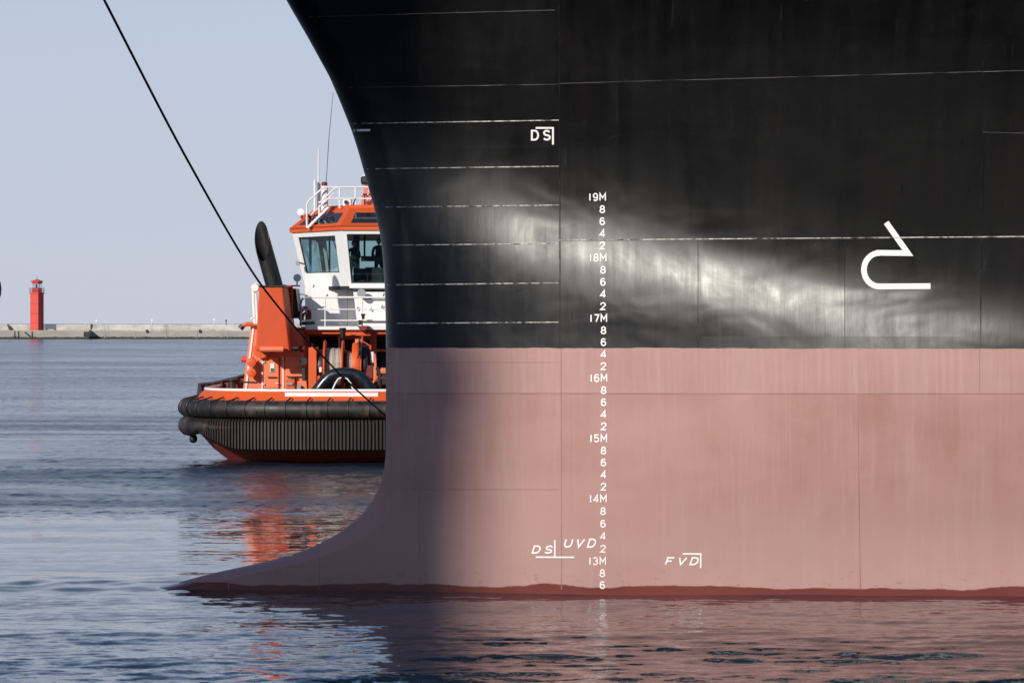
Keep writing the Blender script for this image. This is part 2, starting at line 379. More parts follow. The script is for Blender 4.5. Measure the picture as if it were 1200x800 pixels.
def ribbon(mb, pts, w, place):
    "mitred flat ribbon through 2-D points"
    pts = [Vector((p[0], p[1])) for p in pts]
    q = [pts[0]]
    for p in pts[1:]:
        if (p-q[-1]).length > 1e-4: q.append(p)
    closed = (q[0]-q[-1]).length < 1e-3
    if closed: q = q[:-1]
    # subdivide long pieces so they follow the plating
    r_ = []
    N = len(q)
    for i in range(N if closed else N-1):
        a, b = q[i], q[(i+1) % N]; L = max(1, int((b-a).length/6))
        r_ += [a+(b-a)*t/L for t in range(L)]
    if not closed: r_.append(q[-1])
    q = r_; N = len(q); Ls, Rs = [], []
    for i in range(N):
        d0 = (q[i]-q[i-1]).normalized() if (i > 0 or closed) else (q[1]-q[0]).normalized()
        d1 = (q[(i+1) % N]-q[i]).normalized() if (i < N-1 or closed) else d0
        n0, n1 = Vector((-d0.y, d0.x)), Vector((-d1.y, d1.x)); m = n0+n1
        m = n0 if m.length < 1e-3 else m.normalized()
        c = min(3.0, 1/max(0.3, m.dot(n0)))
        Ls.append(q[i]+m*w/2*c); Rs.append(q[i]-m*w/2*c)
    vs = [place(p) for p in Ls]+[place(p) for p in Rs]
    fs = [(i, (i+1) % N, N+(i+1) % N, N+i) for i in range(N if closed else N-1)]
    mb.add(vs, fs)
def mark_mesh(name, strokes, w, label=None):
    mb = MB()
    for j, st in enumerate(strokes): ribbon(mb, st, w, lambda p, j=j: onhull(p.x, p.y, 0.007+0.0012*j))
    o = mb.build(name, M['mark'], ship)
    for p in o.data.polygons: pass
    if label: o['label'] = label
    return o
def text_strokes(txt, cx, cy, cw, ch, gap, slant=0.0, rise=0.0):
    out = []; adv = []
    ws = [cw*(0.45 if c == '1' else 1.15 if c == 'M' else 1) for c in txt]
    tot = sum(ws)+gap*(len(txt)-1); x = cx-tot/2
    for c, wd in zip(txt, ws):
        for st in G[c]:
            out.append([(x+u*wd+slant*(0.5-v)*ch, cy-ch/2+v*ch+rise*(x+u*wd-cx)) for u, v in st])
        x += wd+gap
    return out
Ms = {19: 231, 18: 302, 17: 373, 16: 443, 15: 513.5, 14: 584, 13: 657}
for n, y in Ms.items():
    dx = 1.5*math.sin((y-231)/426*math.pi)
    mark_mesh('draft_number', text_strokes('%dM' % n, 700.0+dx, y, 5.9, 8.2, 2.2), 1.5, 'white painted draft figure %dM' % n)
    nx = Ms.get(n-1, 727)
    for k, c in enumerate('8642'):
        yy = y+(nx-y)*(k+1)/5
        if yy > 690: break
        mark_mesh('draft_number', text_strokes(c, 706+dx, yy, 6.2, 7.8, 0), 1.5, 'white painted figure %s below the %dM mark' % (c, n))
mark_mesh('ship_mark', text_strokes('DS', 634, 158.5, 8.5, 10.5, 5.5)+[[(628,150),(648.2,150),(648.2,169.5)]], 2.2, 'white DS letters beside a corner bracket on the black plating')
mark_mesh('ship_mark', text_strokes('DS', 636, 643.5, 8.8, 8, 5.5, 0.3)+[[(650.3,632.5),(650.3,652.2)],[(628,652.4),(673,652.6)]], 1.9, 'white DS letters above a line on the pink plating')
mark_mesh('ship_mark', text_strokes('UVD', 680, 636, 8.8, 9, 5.0, 0.3), 1.9, 'white slanted UVD letters')
mark_mesh('ship_mark', text_strokes('FVD', 799.5, 657, 9.0, 8, 5.5, 0.35)+[[(800,648.4),(821.2,648.6),(821.2,665.2)]], 1.9, 'white FVD letters inside a corner bracket')
mark_mesh('ship_mark', [[(414.6,152.8),(434,152.5)]], 2.4, 'short white dash by the stem on the black plating')
mark_mesh('ship_mark', [[(325,650.8),(343,650.8)]], 2.0, 'short white dash low on the bulb')
bb = [(1038.6,260.6),(1064.0,296.6),(1030.5,296.2)]+arc(1030.5,316,18.0,19.6,270,90,16)+[(1090.5,335.2)]
mark_mesh('bulb_mark', [bb], 6.6, 'large white bulbous bow symbol on the black plating')

# ------------------------------------------------------------------ water
def water():
    xd = np.arange(-17, 17.01, 0.055); xo = 17+np.geomspace(0.2, 60000, 34)
    xsr = np.concatenate([-xo[::-1], xd, xo])
    ys = [38.0]
    while ys[-1] < 150: ys.append(ys[-1]+0.075*(ys[-1]/50)**2)
    ys = np.array(ys); yb = 38-np.geomspace(0.2, 900, 22); yf = ys[-1]+np.geomspace(0.5, 60000, 46)
    ysr = np.concatenate([yb[::-1], ys, yf])
    Xg, Yg = np.meshgrid(xsr, ysr); H = np.zeros_like(Xg)
    def waves(n, l0, l1, ang, spread, slope):
        h = np.zeros_like(Xg)
        for _ in range(n):
            L = math.exp(rng.uniform(math.log(l0), math.log(l1))); a = R(ang)+R(rng.normal(0, spread)); kx, ky = 2*math.pi/L*math.sin(a), 2*math.pi/L*math.cos(a)
            ph = rng.uniform(0, 6.28); am = slope*L/(2*math.pi)*math.sqrt(2/n)*rng.uniform(0.6, 1.4)
            c = np.cos(kx*Xg+ky*Yg+ph+0.6*np.sin(0.37*kx*Yg+0.21*ky*Xg+ph*2))
            h += am*c
        return h
    def smooth_noise(sx, sy, seed):
        r2 = np.random.default_rng(seed); h = np.zeros_like(Xg)
        for _ in range(9):
            h += np.cos(Xg/sx*r2.normal(0, 1)+Yg/sy*r2.normal(0, 1)+r2.uniform(0, 6.28))
        return h/3
    near = 0.12+0.88*(1-sstep((Yg-42)/12))                                         # wave patch in front of the hull
    calm = sstep((Yg-60.5)/2.5)*(1-sstep((Yg-77)/5))*(1-0.45*sstep((smooth_noise(4, 3, 3)-0.6)/1.0))
    calm *= 1-0.8*np.exp(-((Yg-59.5)/1.6)**2)
    rough = sstep((Yg-78)/4)
    streak = 0.5+0.5*np.tanh(1.6*smooth_noise(14, 5.0, 5)-0.4)
    patch = 0.5+0.5*np.tanh(1.8*smooth_noise(3.5, 2.2, 6))
    A = waves(40, 0.16, 0.55, 10, 50, 0.060)
    B = waves(34, 0.6, 1.9, 5, 32, 0.042)
    Cw = waves(18, 2.2, 6.0, -8, 22, 0.016)
    D = waves(60, 0.3, 1.5, 0, 15, 0.042)
    H = A*(0.25+0.7*near+2.3*rough*(0.55+0.6*streak))*(1-0.86*calm)*(0.45+0.9*patch)
    H += B*(0.34+0.8*near+0.9*rough*streak)*(1-0.80*calm)*(0.6+0.7*streak)
    H += Cw*(1-0.5*calm)
    H += D*near*2.9*(0.45+0.8*patch)*(0.55+0.45*sstep((Xg+4)/3))
    # disturbed water round the tip of the bulb
    sw = np.exp(-(((Xg+6.8)/3.0)**2+((Yg-58.6)/2.2)**2)); H += sw*(waves(14, 0.5, 1.6, 20, 60, 0.07)+0.02)
    fade = (1-sstep((Yg-130)/20))*sstep((Yg-36)/3)*(1-sstep((np.abs(Xg)-15.5)/2.0))
    H *= fade
    me = bpy.data.meshes.new('sea_water'); nv = Xg.size; nr, ncol = Xg.shape
    co = np.stack([Xg.ravel(), Yg.ravel(), H.ravel()], 1).astype(np.float32)
    idx = np.arange(nv).reshape(nr, ncol)
    q = np.stack([idx[:-1, :-1], idx[:-1, 1:], idx[1:, 1:], idx[1:, :-1]], -1).reshape(-1, 4)
    me.vertices.add(nv); me.vertices.foreach_set('co', co.ravel())
    me.loops.add(q.size); me.loops.foreach_set('vertex_index', q.ravel().astype(np.int32))
    me.polygons.add(len(q)); me.polygons.foreach_set('loop_start', np.arange(0, q.size, 4, dtype=np.int32)); me.polygons.foreach_set('loop_total', np.full(len(q), 4, dtype=np.int32))
    me.polygons.foreach_set('use_smooth', np.ones(len(q), dtype=bool)); me.update(calc_edges=True); me.validate()
    s = NT('sea_water'); s.b.inputs['Base Color'].default_value = (0.006, 0.018, 0.036, 1)
    s.b.inputs['Roughness'].default_value = 0.045; s.b.inputs['IOR'].default_value = 1.333
    X_, Y_, Z_ = s.sep()
    # slopes of the small ripples, taken straight from noise so that they survive at any distance
    def slopes(scale, detail, rough):
        nd = s.n('TexNoise'); s.l(s.pos(scale), nd.inputs['Vector']); nd.inputs['Scale'].default_value = 1; nd.inputs['Detail'].default_value = detail; nd.inputs['Roughness'].default_value = rough
        v = s.n('VectorMath', operation='SUBTRACT'); s.l(nd.outputs['Color'], v.inputs[0]); v.inputs[1].default_value = (0.5, 0.5, 0.5)
        return v.outputs[0]
    gn = s.n('Mix', data_type='FLOAT'); s.l(s.rng(Y_, 130, 300), gn.inputs[0]); s.l(s.noise(s.pos((0.02, 0.045, 1)), 1, 4, 0.55, 0.3), gn.inputs[2]); s.l(s.noise(s.pos((0.016, 0.022, 1), (2, 3, 0)), 1, 7, 0.72, 0.2), gn.inputs[3])
    gust = s.rng(gn.outputs[0], 0.38, 0.62, 0.55, 1.1)
    gust2 = s.math('ADD', 1.0, s.math('MULTIPLY', s.rng(s.noise(s.pos((0.05, 0.25, 1), (5, 2, 0)), 1, 4, 0.6), 0.4, 0.6, -0.4, 0.25), s.rng(Y_, 130, 220, 1, 0.25)))
    beyond = s.rng(Y_, 76, 83, 0.10, 1.0)                       # calm lee in front of the tug
    nearr = s.rng(Y_, 60, 44, 0.08, 0.8)
    fy = s.rng(Y_, 110, 190, 0.0, 1.2)
    amt = s.math('MULTIPLY', s.math('MULTIPLY', s.math('ADD', beyond, s.math('ADD', nearr, fy)), gust), gust2)
    v1 = slopes((2.4, 3.4, 1), 6, 0.72)
    rf_ = s.math('MULTIPLY', s.math('ADD', s.rng(Y_, 79, 87, 0.0, 0.22), s.rng(Y_, 105, 190, 0.0, -0.07)), s.math('MULTIPLY', gust, gust2))
    s.l(s.math('ADD', rf_, 0.045), s.b.inputs['Roughness'])
    sc = s.n('VectorMath', operation='SCALE'); s.l(v1, sc.inputs[0]); s.l(amt, sc.inputs['Scale'])
    geo = s.n('NewGeometry'); mk = s.n('VectorMath', operation='MULTIPLY'); s.l(sc.outputs[0], mk.inputs[0]); mk.inputs[1].default_value = (1, 1, 0)
    ad = s.n('VectorMath', operation='ADD'); s.l(geo.outputs['Normal'], ad.inputs[0]); s.l(mk.outputs[0], ad.inputs[1])
    nm = s.n('VectorMath', operation='NORMALIZE'); s.l(ad.outputs[0], nm.inputs[0]); s.l(nm.outputs[0], s.b.inputs['Normal'])
    me.materials.append(s.m)
    o = bpy.data.objects.new('water', me); COL.objects.link(o); tag(o, kind='structure')
water()

# ------------------------------------------------------------------ quay behind the camera and the unseen blockers added to shade the stem
s = NT('concrete')
n1 = s.noise(s.pos((0.8, 0.8, 0.5)), 1, 7, 0.65); n2 = s.noise(s.pos((0.12, 0.12, 0.4)), 1, 5, 0.6)
c = s.mix(s.rng(n1, 0.3, 0.7), (0.30, 0.28, 0.25), (0.42, 0.40, 0.36)); c = s.mix(s.rng(n2, 0.45, 0.7, 0, 0.6), c, (0.20, 0.185, 0.16))
s.l(c, s.b.inputs['Base Color']); s.b.inputs['Roughness'].default_value = 0.85; M['concrete'] = s.m
quay = MB().box((-260, -220, -3), (260, 1.0, 2.8)).build('quay', M['concrete']); tag(quay, kind='structure')
saz = R(SUN_AZ); T = 122
def upos(u, t):   # u across the sun's direction, t along it measured from the stem
    bx, by = -2.0, 57.3; u0 = bx*math.cos(saz)-by*math.sin(saz)
    return (bx-math.sin(saz)*t+(u-u0)*math.cos(saz), by-math.cos(saz)*t-(u-u0)*math.sin(saz))
SHADOW_EDGE = 1.25   # metres to the right of the stem, across the sun's direction
U0 = -2.0*math.cos(saz)-57.3*math.sin(saz)
BLOCKERS = [upos(U0+SHADOW_EDGE-7.0-14.3*k_, T) for k_ in range(2)]
for cx, cy in BLOCKERS[1:]:
    blocker2 = empty('sun_blocker', (cx, cy, 2.8)); tag(blocker2, 'second unseen concrete blocker added behind the viewer to dim the stem', 'blocker')
    MB().lathe([(7, 2.8), (7, 53.2), (6.6, 53.6)], (cx, cy, 0), 'Z', 48).build('blocker_wall', M['concrete'], blocker2, smooth=40)  # added out of view to keep bright sky off the stem
cx, cy = BLOCKERS[0]
blocker = empty('sun_blocker', (cx, cy, 2.8)); tag(blocker, 'unseen concrete blocker added behind the viewer to shade the stem', 'blocker')
hx, hy = upos(U0-4.4, T); MB().lathe([(4.4, 53.6), (4.4, 66), (4.2, 66.2)], (hx, hy, 0), 'Z', 40).build('blocker_top', M['concrete'], blocker, smooth=40)  # unseen upper part added to shade the nose and stop its glint
mbs = MB().lathe([(7, 2.8), (7, 53.2), (6.6, 53.6)], (cx, cy, 0), 'Z', 48); mbs.build('blocker_wall', M['concrete'], blocker, smooth=40)
MB().lathe([(6.4, 53.65), (6.4, 53.9), (0.6, 54.3)], (cx, cy, 0), 'Z', 48).build('roof', M['steel'], blocker, smooth=40)

# ------------------------------------------------------------------ breakwater and lighthouse, a kilometre off
YB = 1000.0
s = NT('breakwater_concrete')
n1 = s.noise(s.pos((0.10, 0.1, 0.5)), 1, 7, 0.7); n2 = s.noise(s.pos((0.5, 0.3, 0.25)), 1, 6, 0.7)
c = s.mix(s.rng(n1, 0.35, 0.65), (0.38, 0.35, 0.31), (0.58, 0.55, 0.50)); c = s.mix(s.rng(n2, 0.5, 0.72, 0, 0.55), c, (0.22, 0.20, 0.175))
zz = s.sep()[2]; c = s.mix(s.rng(s.math('ADD', zz, s.rng(n2, .3, .7, -.5, .5)), 2.7, 2.2, 0.0, 0.5), c, (0.20, 0.18, 0.155))
c = s.mix(s.rng(s.noise(s.pos((0.35, 0.1, 0.06)), 1, 4, 0.6), 0.55, 0.72, 0, 0.5), c, (0.17, 0.155, 0.135)); c = s.mix(s.rng(s.math('ADD', zz, s.rng(n2, .3, .7, -.2, .2)), 0.75, 0.45), c, (0.035, 0.04, 0.03))
br = s.n('TexBrick'); br.offset = 0; s.l(s.pos((0.11, 0.0, 0.0)), br.inputs['Vector'])
s.l(c, s.b.inputs['Base Color']); s.b.inputs['Roughness'].default_value = 0.9; M['bw'] = s.m
bwL, bwR = empty('stone_pier', (W(40, 397, YB).x, YB, 0)), empty('breakwater', (W(300, 397, YB).x, YB, 0))
tag(bwR, 'long pale concrete breakwater wall running behind the tug', 'breakwater')
tag(bwL, 'stepped concrete pier head under the red lighthouse', 'pier')
mb = MB()   # pale wave wall with a sloping upper face
xa, xb = W(106, 0, YB).x, W(1500, 0, YB).x
mb.add([(xa, YB, -2), (xa, YB, 2.35), (xa, YB+0.5, 2.35), (xa, YB+1.6, 4.3), (xa, YB+2.6, 4.3), (xa, YB+12, -2),
        (xb, YB, -2), (xb, YB, 2.35), (xb, YB+0.5, 2.35), (xb, YB+1.6, 4.3), (xb, YB+2.6, 4.3), (xb, YB+12, -2)],
       [(0,1,2,3,4,5), (6,7,8,9,10,11)]+[(i, (i+1) % 6, (i+1) % 6+6, i+6) for i in range(6)])
mb.build('wave_wall', M['bw'], bwR)
for i in range(60):   # joints, one every nine metres
    x = xa+9*i+4; MB().box((x, YB-0.12, 0.3), (x+0.25, YB+0.02, 2.3)).build('joint_strip', M['dark'] if i in (7, 14, 22) else M['steel'], bwR) if x < W(470, 0, YB).x else None
for px in (172, 234):
    MB().pbox(px-1, 386, px+1.4, 389.5, YB-0.5, 0.4).build('mooring_ladder', M['dark'], bwR)
mb = MB(); mb.pbox(-120, 387, 104, 400, YB-6, 5.5); mb.build('lower_quay', M['bw'], bwL)
mb = MB(); mb.pbox(-120, 387.6, 104.5, 399, YB-0.45, 6); mb.build('quay_core', M['bw'], bwL)
mb = MB(); mb.pbox(-120, 379.6, 8, 387.8, YB+0.2, 3); mb.pprism([(8,379.6),(11,387.8),(8,387.8)], YB+0.2, 3); mb.build('parapet', M['bw'], bwL)
MB().pbox(8, 379.8, 36, 387.8, YB+2.6, 2).build('parapet', M['bw'], bwL)
MB().pbox(66, 380.0, 98, 387.8, YB+0.6, 3).build('parapet', M['bw'], bwL)
MB().pbox(98, 379.2, 106, 388, YB+0.2, 4).build('parapet', M['bw'], bwL)
mb = MB(); mb.pbox(53, 379.5, 66.5, 387.8, YB+1.0, 2); mb.build('parapet', paint('slate_grey', (0.10, 0.12, 0.14), 0.8), bwL)
MB().pbox(98, 388.5, 105, 394, YB-6.3, 0.2).build('recess_shade', M['dark'], bwL)  # flat dark slab, the shade of a recess put into its colour
for px in (16.5, 21, 37):
    MB().pbox(px, 388, px+0.9, 396, YB-6.25, 0.2).build('rubbing_strip', M['dark'], bwL)
MB().tube([W(29, 389, YB-6.4), W(35, 394, YB-6.4)], 0.18, 6).build('boarding_ladder', M['dark'], bwL)
MB().pbox(56, 385.6, 63, 386.9, YB-5, 0.4).build('bench_wall', M['bw'], bwL)
for px, h in ((178, 2.4), (251, 3.0), (265, 2.2), (113, 2.2)):
    mbp = MB(); p = W(px, 380, YB+1.4); mbp.tube([(p.x, p.y, 4.2), (p.x, p.y, 4.4+h*0.5)], 0.10, 6); mbp.box((p.x-.22, p.y-.2, 4.3+h*.35), (p.x+.22, p.y+.2, 4.5+h*.5))
    o = mbp.build('navigation_post', M['white'] if px != 265 else M['dark'], None); tag(o, {178: 'small white post on the breakwater left of the mooring line', 251: 'small white post on the breakwater nearest the tug funnel', 265: 'small dark post on the breakwater beside the tug', 113: 'small pale post where the pier head meets the breakwater'}[px], 'post')

lc = W(43.3, 387, YB+1.5)
lh = empty('lighthouse', (lc.x, lc.y, 2.5)); tag(lh, 'square red lighthouse with a glazed lantern on the pier head', 'lighthouse')
lr = paint('lighthouse_red', (0.60, 0.085, 0.07), 0.95, dirt=(0.38, 0.10, 0.09), amount=0.4)
def sq(half, z0, z1, half2=None, cx=lc.x, cy=lc.y, ang=-29):
    half2 = half if half2 is None else half2
    return [(half*1.4142, z0), (half2*1.4142, z1)]
rot = R(45-26)
tower = MB().lathe([(1.42*1.414, 2.4), (1.42*1.414, 13.2)], lc*1.0-Vector((0, 0, lc.z)), 'Z', 4, rot=rot).build('tower', lr, lh)
for zc in (4.6, 7.3, 10.2):
    MB().lathe([(1.425*1.414, zc), (1.425*1.414, zc+0.09)], (lc.x, lc.y, 0), 'Z', 4, rot=rot).build('joint_band', M['maroon'], tower)
MB().lathe([(1.42*1.414, 13.21), (1.62*1.414, 13.4), (1.62*1.414, 13.6)], (lc.x, lc.y, 0), 'Z', 4, rot=rot).build('gallery', lr, lh)
mb = MB()
for k in range(4):
    a0 = rot+k*math.pi/2; a1 = a0+math.pi/2; rr = 1.58*1.414
    p0 = Vector((lc.x+rr*math.cos(a0), lc.y+rr*math.sin(a0), 0)); p1 = Vector((lc.x+rr*math.cos(a1), lc.y+rr*math.sin(a1), 0))
    for h in (14.1, 14.9): mb.tube([p0+Vector((0, 0, h)), p1+Vector((0, 0, h))], 0.045, 5)
    for i in range(7):
        p = p0.lerp(p1, i/7); mb.tube([p+Vector((0, 0, 13.6)), p+Vector((0, 0, 14.9))], 0.035, 5)
mb.build('railing', M['maroon'], lh)
MB().lathe([(1.42, 13.62), (1.42, 14.9)], (lc.x, lc.y, 0), 'Z', 8, rot=rot).build('lantern_base', lr, lh)
for k in range(8):
    a = rot+k*math.pi/4; p = Vector((lc.x+1.42*math.cos(a), lc.y+1.42*math.sin(a), 0)); MB().tube([p+Vector((0, 0, 14.9)), p+Vector((0, 0, 16.1))], 0.06, 5).build('lantern_post', M['white'], lh)
MB().lathe([(1.34, 14.92), (1.34, 16.1)], (lc.x, lc.y, 0), 'Z', 8, rot=rot).build('lantern_glass', glass_mat('lantern_glass', (0.75, 0.82, 0.86)), lh)
MB().lathe([(0.2, 14.95), (0.28, 15.3), (0.28, 15.7), (0.1, 15.9)], (lc.x, lc.y, 0), 'Z', 10).build('lamp', M['dark'], lh)
MB().lathe([(1.35, 16.12), (1.85, 16.9), (1.7, 17.0), (0.2, 17.5)], (lc.x, lc.y, 0), 'Z', 8, rot=rot).build('roof', lr, lh)
MB().tube([(lc.x, lc.y, 17.5), (lc.x, lc.y, 18.4)], 0.06, 5).build('lightning_rod', M['dark'], lh)

# ------------------------------------------------------------------ tug, seen bow on
CX = -5.35; BW = 5.32; YF = 109.6; DEP = 4.4; PE = 2.5
tug = empty('tugboat', (CX, 120, 0)); tag(tug, 'orange harbour tug with white wheelhouse and black rubber bow fenders', 'tugboat')
def outline(off=0.0, back=24.0, n=90, half=False):
    "plan of the deck edge, from the left quarter round the bow to the right quarter"
    pts = []
    B = BW+off; D = DEP+off; yf = YF-off
    for i in range(n+1):
        a = math.pi*(i/n); c, s_ = -math.cos(a), math.sin(a)
        v = math.copysign(abs(c)**(2/PE), c)*B; w = yf+D*(1-abs(s_)**(2/PE))
        pts.append((CX+v, w))
    L = [(CX-B+0.02*j*(1 if j > 0 else 0), yf+D+1.6*j) for j in range(12, 0, -1)]
    Rr = [(CX+B-0.02*j, yf+D+1.6*j) for j in range(1, 13)]
    st = []
    return L+pts+Rr
def resample(pts, step):
    out = [pts[0]]; acc = 0
    for a, b in zip(pts[:-1], pts[1:]):
        L = math.hypot(b[0]-a[0], b[1]-a[1]); t = step-acc
        while t <= L:
            out.append((a[0]+(b[0]-a[0])*t/L, a[1]+(b[1]-a[1])*t/L)); t += step
        acc = (acc+L) % step
    return out
def ring_wall(mb, off_in, off_out, z0, z1, mi_out=0, mi_in=0, mi_top=0):
    a, b = outline(off_out), outline(off_in); N = len(a)
    vs = [(x, y, z0) for x, y in a]+[(x, y, z1) for x, y in a]+[(x, y, z0) for x, y in b]+[(x, y, z1) for x, y in b]
    mb.add(vs, [(i, i+1, N+i+1, N+i) for i in range(N-1)], mi_out); 
    mb.add(vs, [(2*N+i, 2*N+i+1, 3*N+i+1, 3*N+i) for i in range(N-1)], mi_in)
    mb.add(vs, [(N+i, N+i+1, 3*N+i+1, 3*N+i) for i in range(N-1)], mi_top)
# hull body
mb = MB(); lev = [(-1.2, -2.4), (-0.3, -1.5), (0.0, -1.2), (0.35, -0.75), (0.8, -0.35), (1.2, -0.12), (1.5, -0.08), (2.02, -0.10)]
rg = []
for z, off in lev:
    rg.append([(x, y+(0 if off > -0.5 else 0), z) for x, y in outline(off)])
N = len(rg[0]); mb.v = [p for r in rg for p in r]
for i in range(len(rg)-1):
    for j in range(N-1): mb.f.append((i*N+j, i*N+j+1, (i+1)*N+j+1, (i+1)*N+j)); mb.m.append(0)
    mb.f.append((i*N+N-1, i*N, (i+1)*N, (i+1)*N+N-1)); mb.m.append(0)
mb.f.append(tuple((len(rg)-2)*N+j for j in range(N))); mb.m.append(1)
mb.build('hull', [M['bottom'], M['deck']], tug, smooth=50)
mb = MB(); a, b, b2 = outline(-0.08), outline(-0.42), outline(-0.52); N = len(a)
vs = [(x, y, 1.95) for x, y in a]+[(x, y, 2.30) for x, y in b]+[(x, y, 2.30) for x, y in b2]+[(x, y, 1.5) for x, y in outline(-0.2)]
mb.add(vs, [(i, i+1, N+i+1, N+i) for i in range(N-1)]+[(N+i, N+i+1, 2*N+i+1, 2*N+i) for i in range(N-1)], 0)
mb.add(vs, [(2*N+i, 2*N+i+1, 3*N+i+1, 3*N+i) for i in range(N-1)], 1)
bul = mb.build('bulwark', [M['orange'], M['maroon']], tug, smooth=30)
mb = MB(); pr = [(x, y, 2.34) for x, y in outline(-0.47) if y < YF+12]
mb.tube(pr, 0.05, 8); mb.build('capping_rail', M['white'], bul, smooth=60)
mb = MB(); pl = [Vector((x, y, 2.28)) for x, y in outline(-0.28) if W(331, 0, 110.5).x < x < W(447, 0, 110).x and y < 113]
for a_, b_ in zip(pl[:-1], pl[1:]): mb.quadslab([a_, b_, b_+Vector((0, 0, -0.14)), a_+Vector((0, 0, -0.14))], (0, 0.05, 0))
mb.build('white_plank', M['white'], bul)
mb = MB(); mb.pbox(236, 463.4, 246, 467.2, 112.0, 0.03); 
# tall aft bulwark posts on the left, dark clutter on deck
ab = MB().pprism([(232,450),(250,448.5),(285,440.0),(300,436),(300,470),(230,470)], 119.2, 0.1).build('aft_bulwark', M['maroon'], tug)
MB().tube([W(232,450,119.1), W(250,448.3,119.1), W(268,444.3,119.1), W(285,439.8,119.1), W(300,436,119.1)], 0.035, 6).build('bulwark_cap', M['dark'], ab)
for px in (241, 249, 259, 268): MB().pprism([(px,452-(px-231)*.16),(px+1.4,452-(px-231)*.16),(px+2.6,464),(px,464)], 119.0, 0.12).build('bulwark_stay', M['dark'], tug)
MB().pprism([(232,450.5),(235.5,450),(237,464),(230.5,464)], 118.9, 0.2).build('bulwark_stay', M['dark'], tug)
mb = MB(); p = W(272, 452, 118.6); mb.lathe([(0.24, -0.35), (0.24, -0.2), (0.13, -0.15), (0.13, 0.14), (0.20, 0.18), (0.20, 0.24)], p, 'Z', 16); mb.build('capstan', M['dark'], tug, smooth=40)
MB().pbox(267, 442.6, 278, 444.4, 118.8, 0.5).build('mooring_bitt', M['dark'], tug)
MB().pbox(271, 456, 275.5, 459.5, 117.5, 0.2).build('deck_valve', M['red'], tug)
# cylindrical fender with straps
fo = outline(0.14)
cyl = MB().tube([(x, y, 1.74) for x, y in fo if y < YF+9], 0.28, 16).build('round_fender', M['rubber'], tug, smooth=60)
path = resample([p for p in fo if p[1] < YF+7], 0.66)
for i in range(1, len(path)-1):
    p = Vector((path[i][0], path[i][1], 1.74)); t = Vector((path[i+1][0]-path[i-1][0], path[i+1][1]-path[i-1][1], 0)).normalized()
    if p.x > -2.5: continue
    nrm = Vector((t.y, -t.x, 0))
    if nrm.dot(p-Vector((CX, 118, 1.74))) < 0: nrm = -nrm
    ringp = [p+nrm*0.30*math.cos(a)+Vector((0, 0, 0.30*math.sin(a))) for a in [2*math.pi*k/16 for k in range(16)]]
    mb = MB(); mb.tube(ringp, 0.016, 5, closed=True)
    mb.tube([p+Vector((0, 0, 0.29))-nrm*0.05, p+Vector((0.07, 0, 0.37))-nrm*0.24], 0.028, 5)
    mb.build('fender_strap', M['dark'], cyl, smooth=60)
# ribbed fender
mb = MB(); base = resample([p for p in outline(0.02) if p[1] < YF+6.5], 0.0575); outw = resample([p for p in outline(0.02) if p[1] < YF+6.5], 0.0575)
def fz(x): # lower edge rises towards the quarters
    v = abs(x-CX)/BW; return 0.40+0.62*sstep((v-0.62)/0.38)
for i in range(len(base)-1):
    x, y = base[i]; x2, y2 = base[i+1]; t = Vector((x2-x, y2-y, 0)).normalized(); n = Vector((t.y, -t.x, 0))
    if n.dot(Vector((x-CX, y-118, 0))) < 0: n = -n
    d = 0.20 if i % 2 == 0 else 0.11; mi = 1 if i % 2 == 0 else 0
    z0 = float(fz(x)); z1 = 1.42
    P0, P1 = Vector((x, y, 0)), Vector((x2, y2, 0))
    zs = [z0, z0+0.06, z1-0.08, z1]; ds = [d-0.08, d, d, d-0.08]
    vs = []
    for zz_, dd in zip(zs, ds): vs += [P0+n*dd+Vector((0, 0, zz_)), P1+n*dd+Vector((0, 0, zz_))]
    vs += [P0+Vector((0, 0, z1)), P1+Vector((0, 0, z1)), P0+Vector((0, 0, z0)), P1+Vector((0, 0, z0))]
    fs = [(0,1,3,2), (2,3,5,4), (4,5,7,6), (6,7,9,8), (0,1,11,10), (0,2,4,6,8,10), (1,3,5,7,9,11)]
    mb.add(vs, fs, mi)
mb.build('ribbed_fender', [M['rubber'], M['rubber_ridge']], tug)
# round end of the lower fender on the quarter
pe = [(x, y, 1.14) for x, y in outline(0.10) if YF+0.25 < y < YF+7 and x < CX]
MB().tube(pe, [0.34*(0.10+0.90*float(sstep((p_[1]-YF-0.3)/2.6))) for p_ in pe], 14).build('quarter_fender', M['rubber'], tug, smooth=60)
MB().lathe([(0.02, -0.15), (0.11, -0.11), (0.14, 0), (0.11, 0.11), (0.02, 0.15)], W(226.5, 513.8, 114.4), 'Z', 14).build('tyre_fender', M['dark'], tug, smooth=60)

# casing and funnel on the left
cas = MB().pprism([(283.0,470),(294.3,379),(353,385),(361,470)], 114.2, 6).build('engine_casing', M['orange_pale'], tug)
MB().pprism([(285.2,470),(296.3,380),(298.3,380),(287.6,470)], 114.16, 0.05).build('edge_trim', M['white'], cas)
MB().pprism([(306.6,458),(306.6,416),(308,416),(308,458)], 114.16, 0.05).build('edge_trim', M['white'], cas)
MB().pprism([(331.0,458),(331.0,418),(332.4,418),(332.4,458)], 114.16, 0.05).build('edge_trim', M['white'], cas)
fun = MB().pprism([(303.5,335.5),(331.5,335.5),(339.5,411),(299.5,411)], 112.7, 3.9).build('funnel_casing', M['orange_deep'], tug, bevel=0.05)
MB().pprism([(303,334.4),(333,334.4),(333,336),(303,336)], 112.65, 3.9).build('funnel_cap', M['dark'], fun)
a_ = W(304.5, 409, 112.5); b_ = W(332, 409, 112.5); MB().tube([a_, b_], 0.10, 12).build('roller', M['orange_pale'], cas, smooth=60)
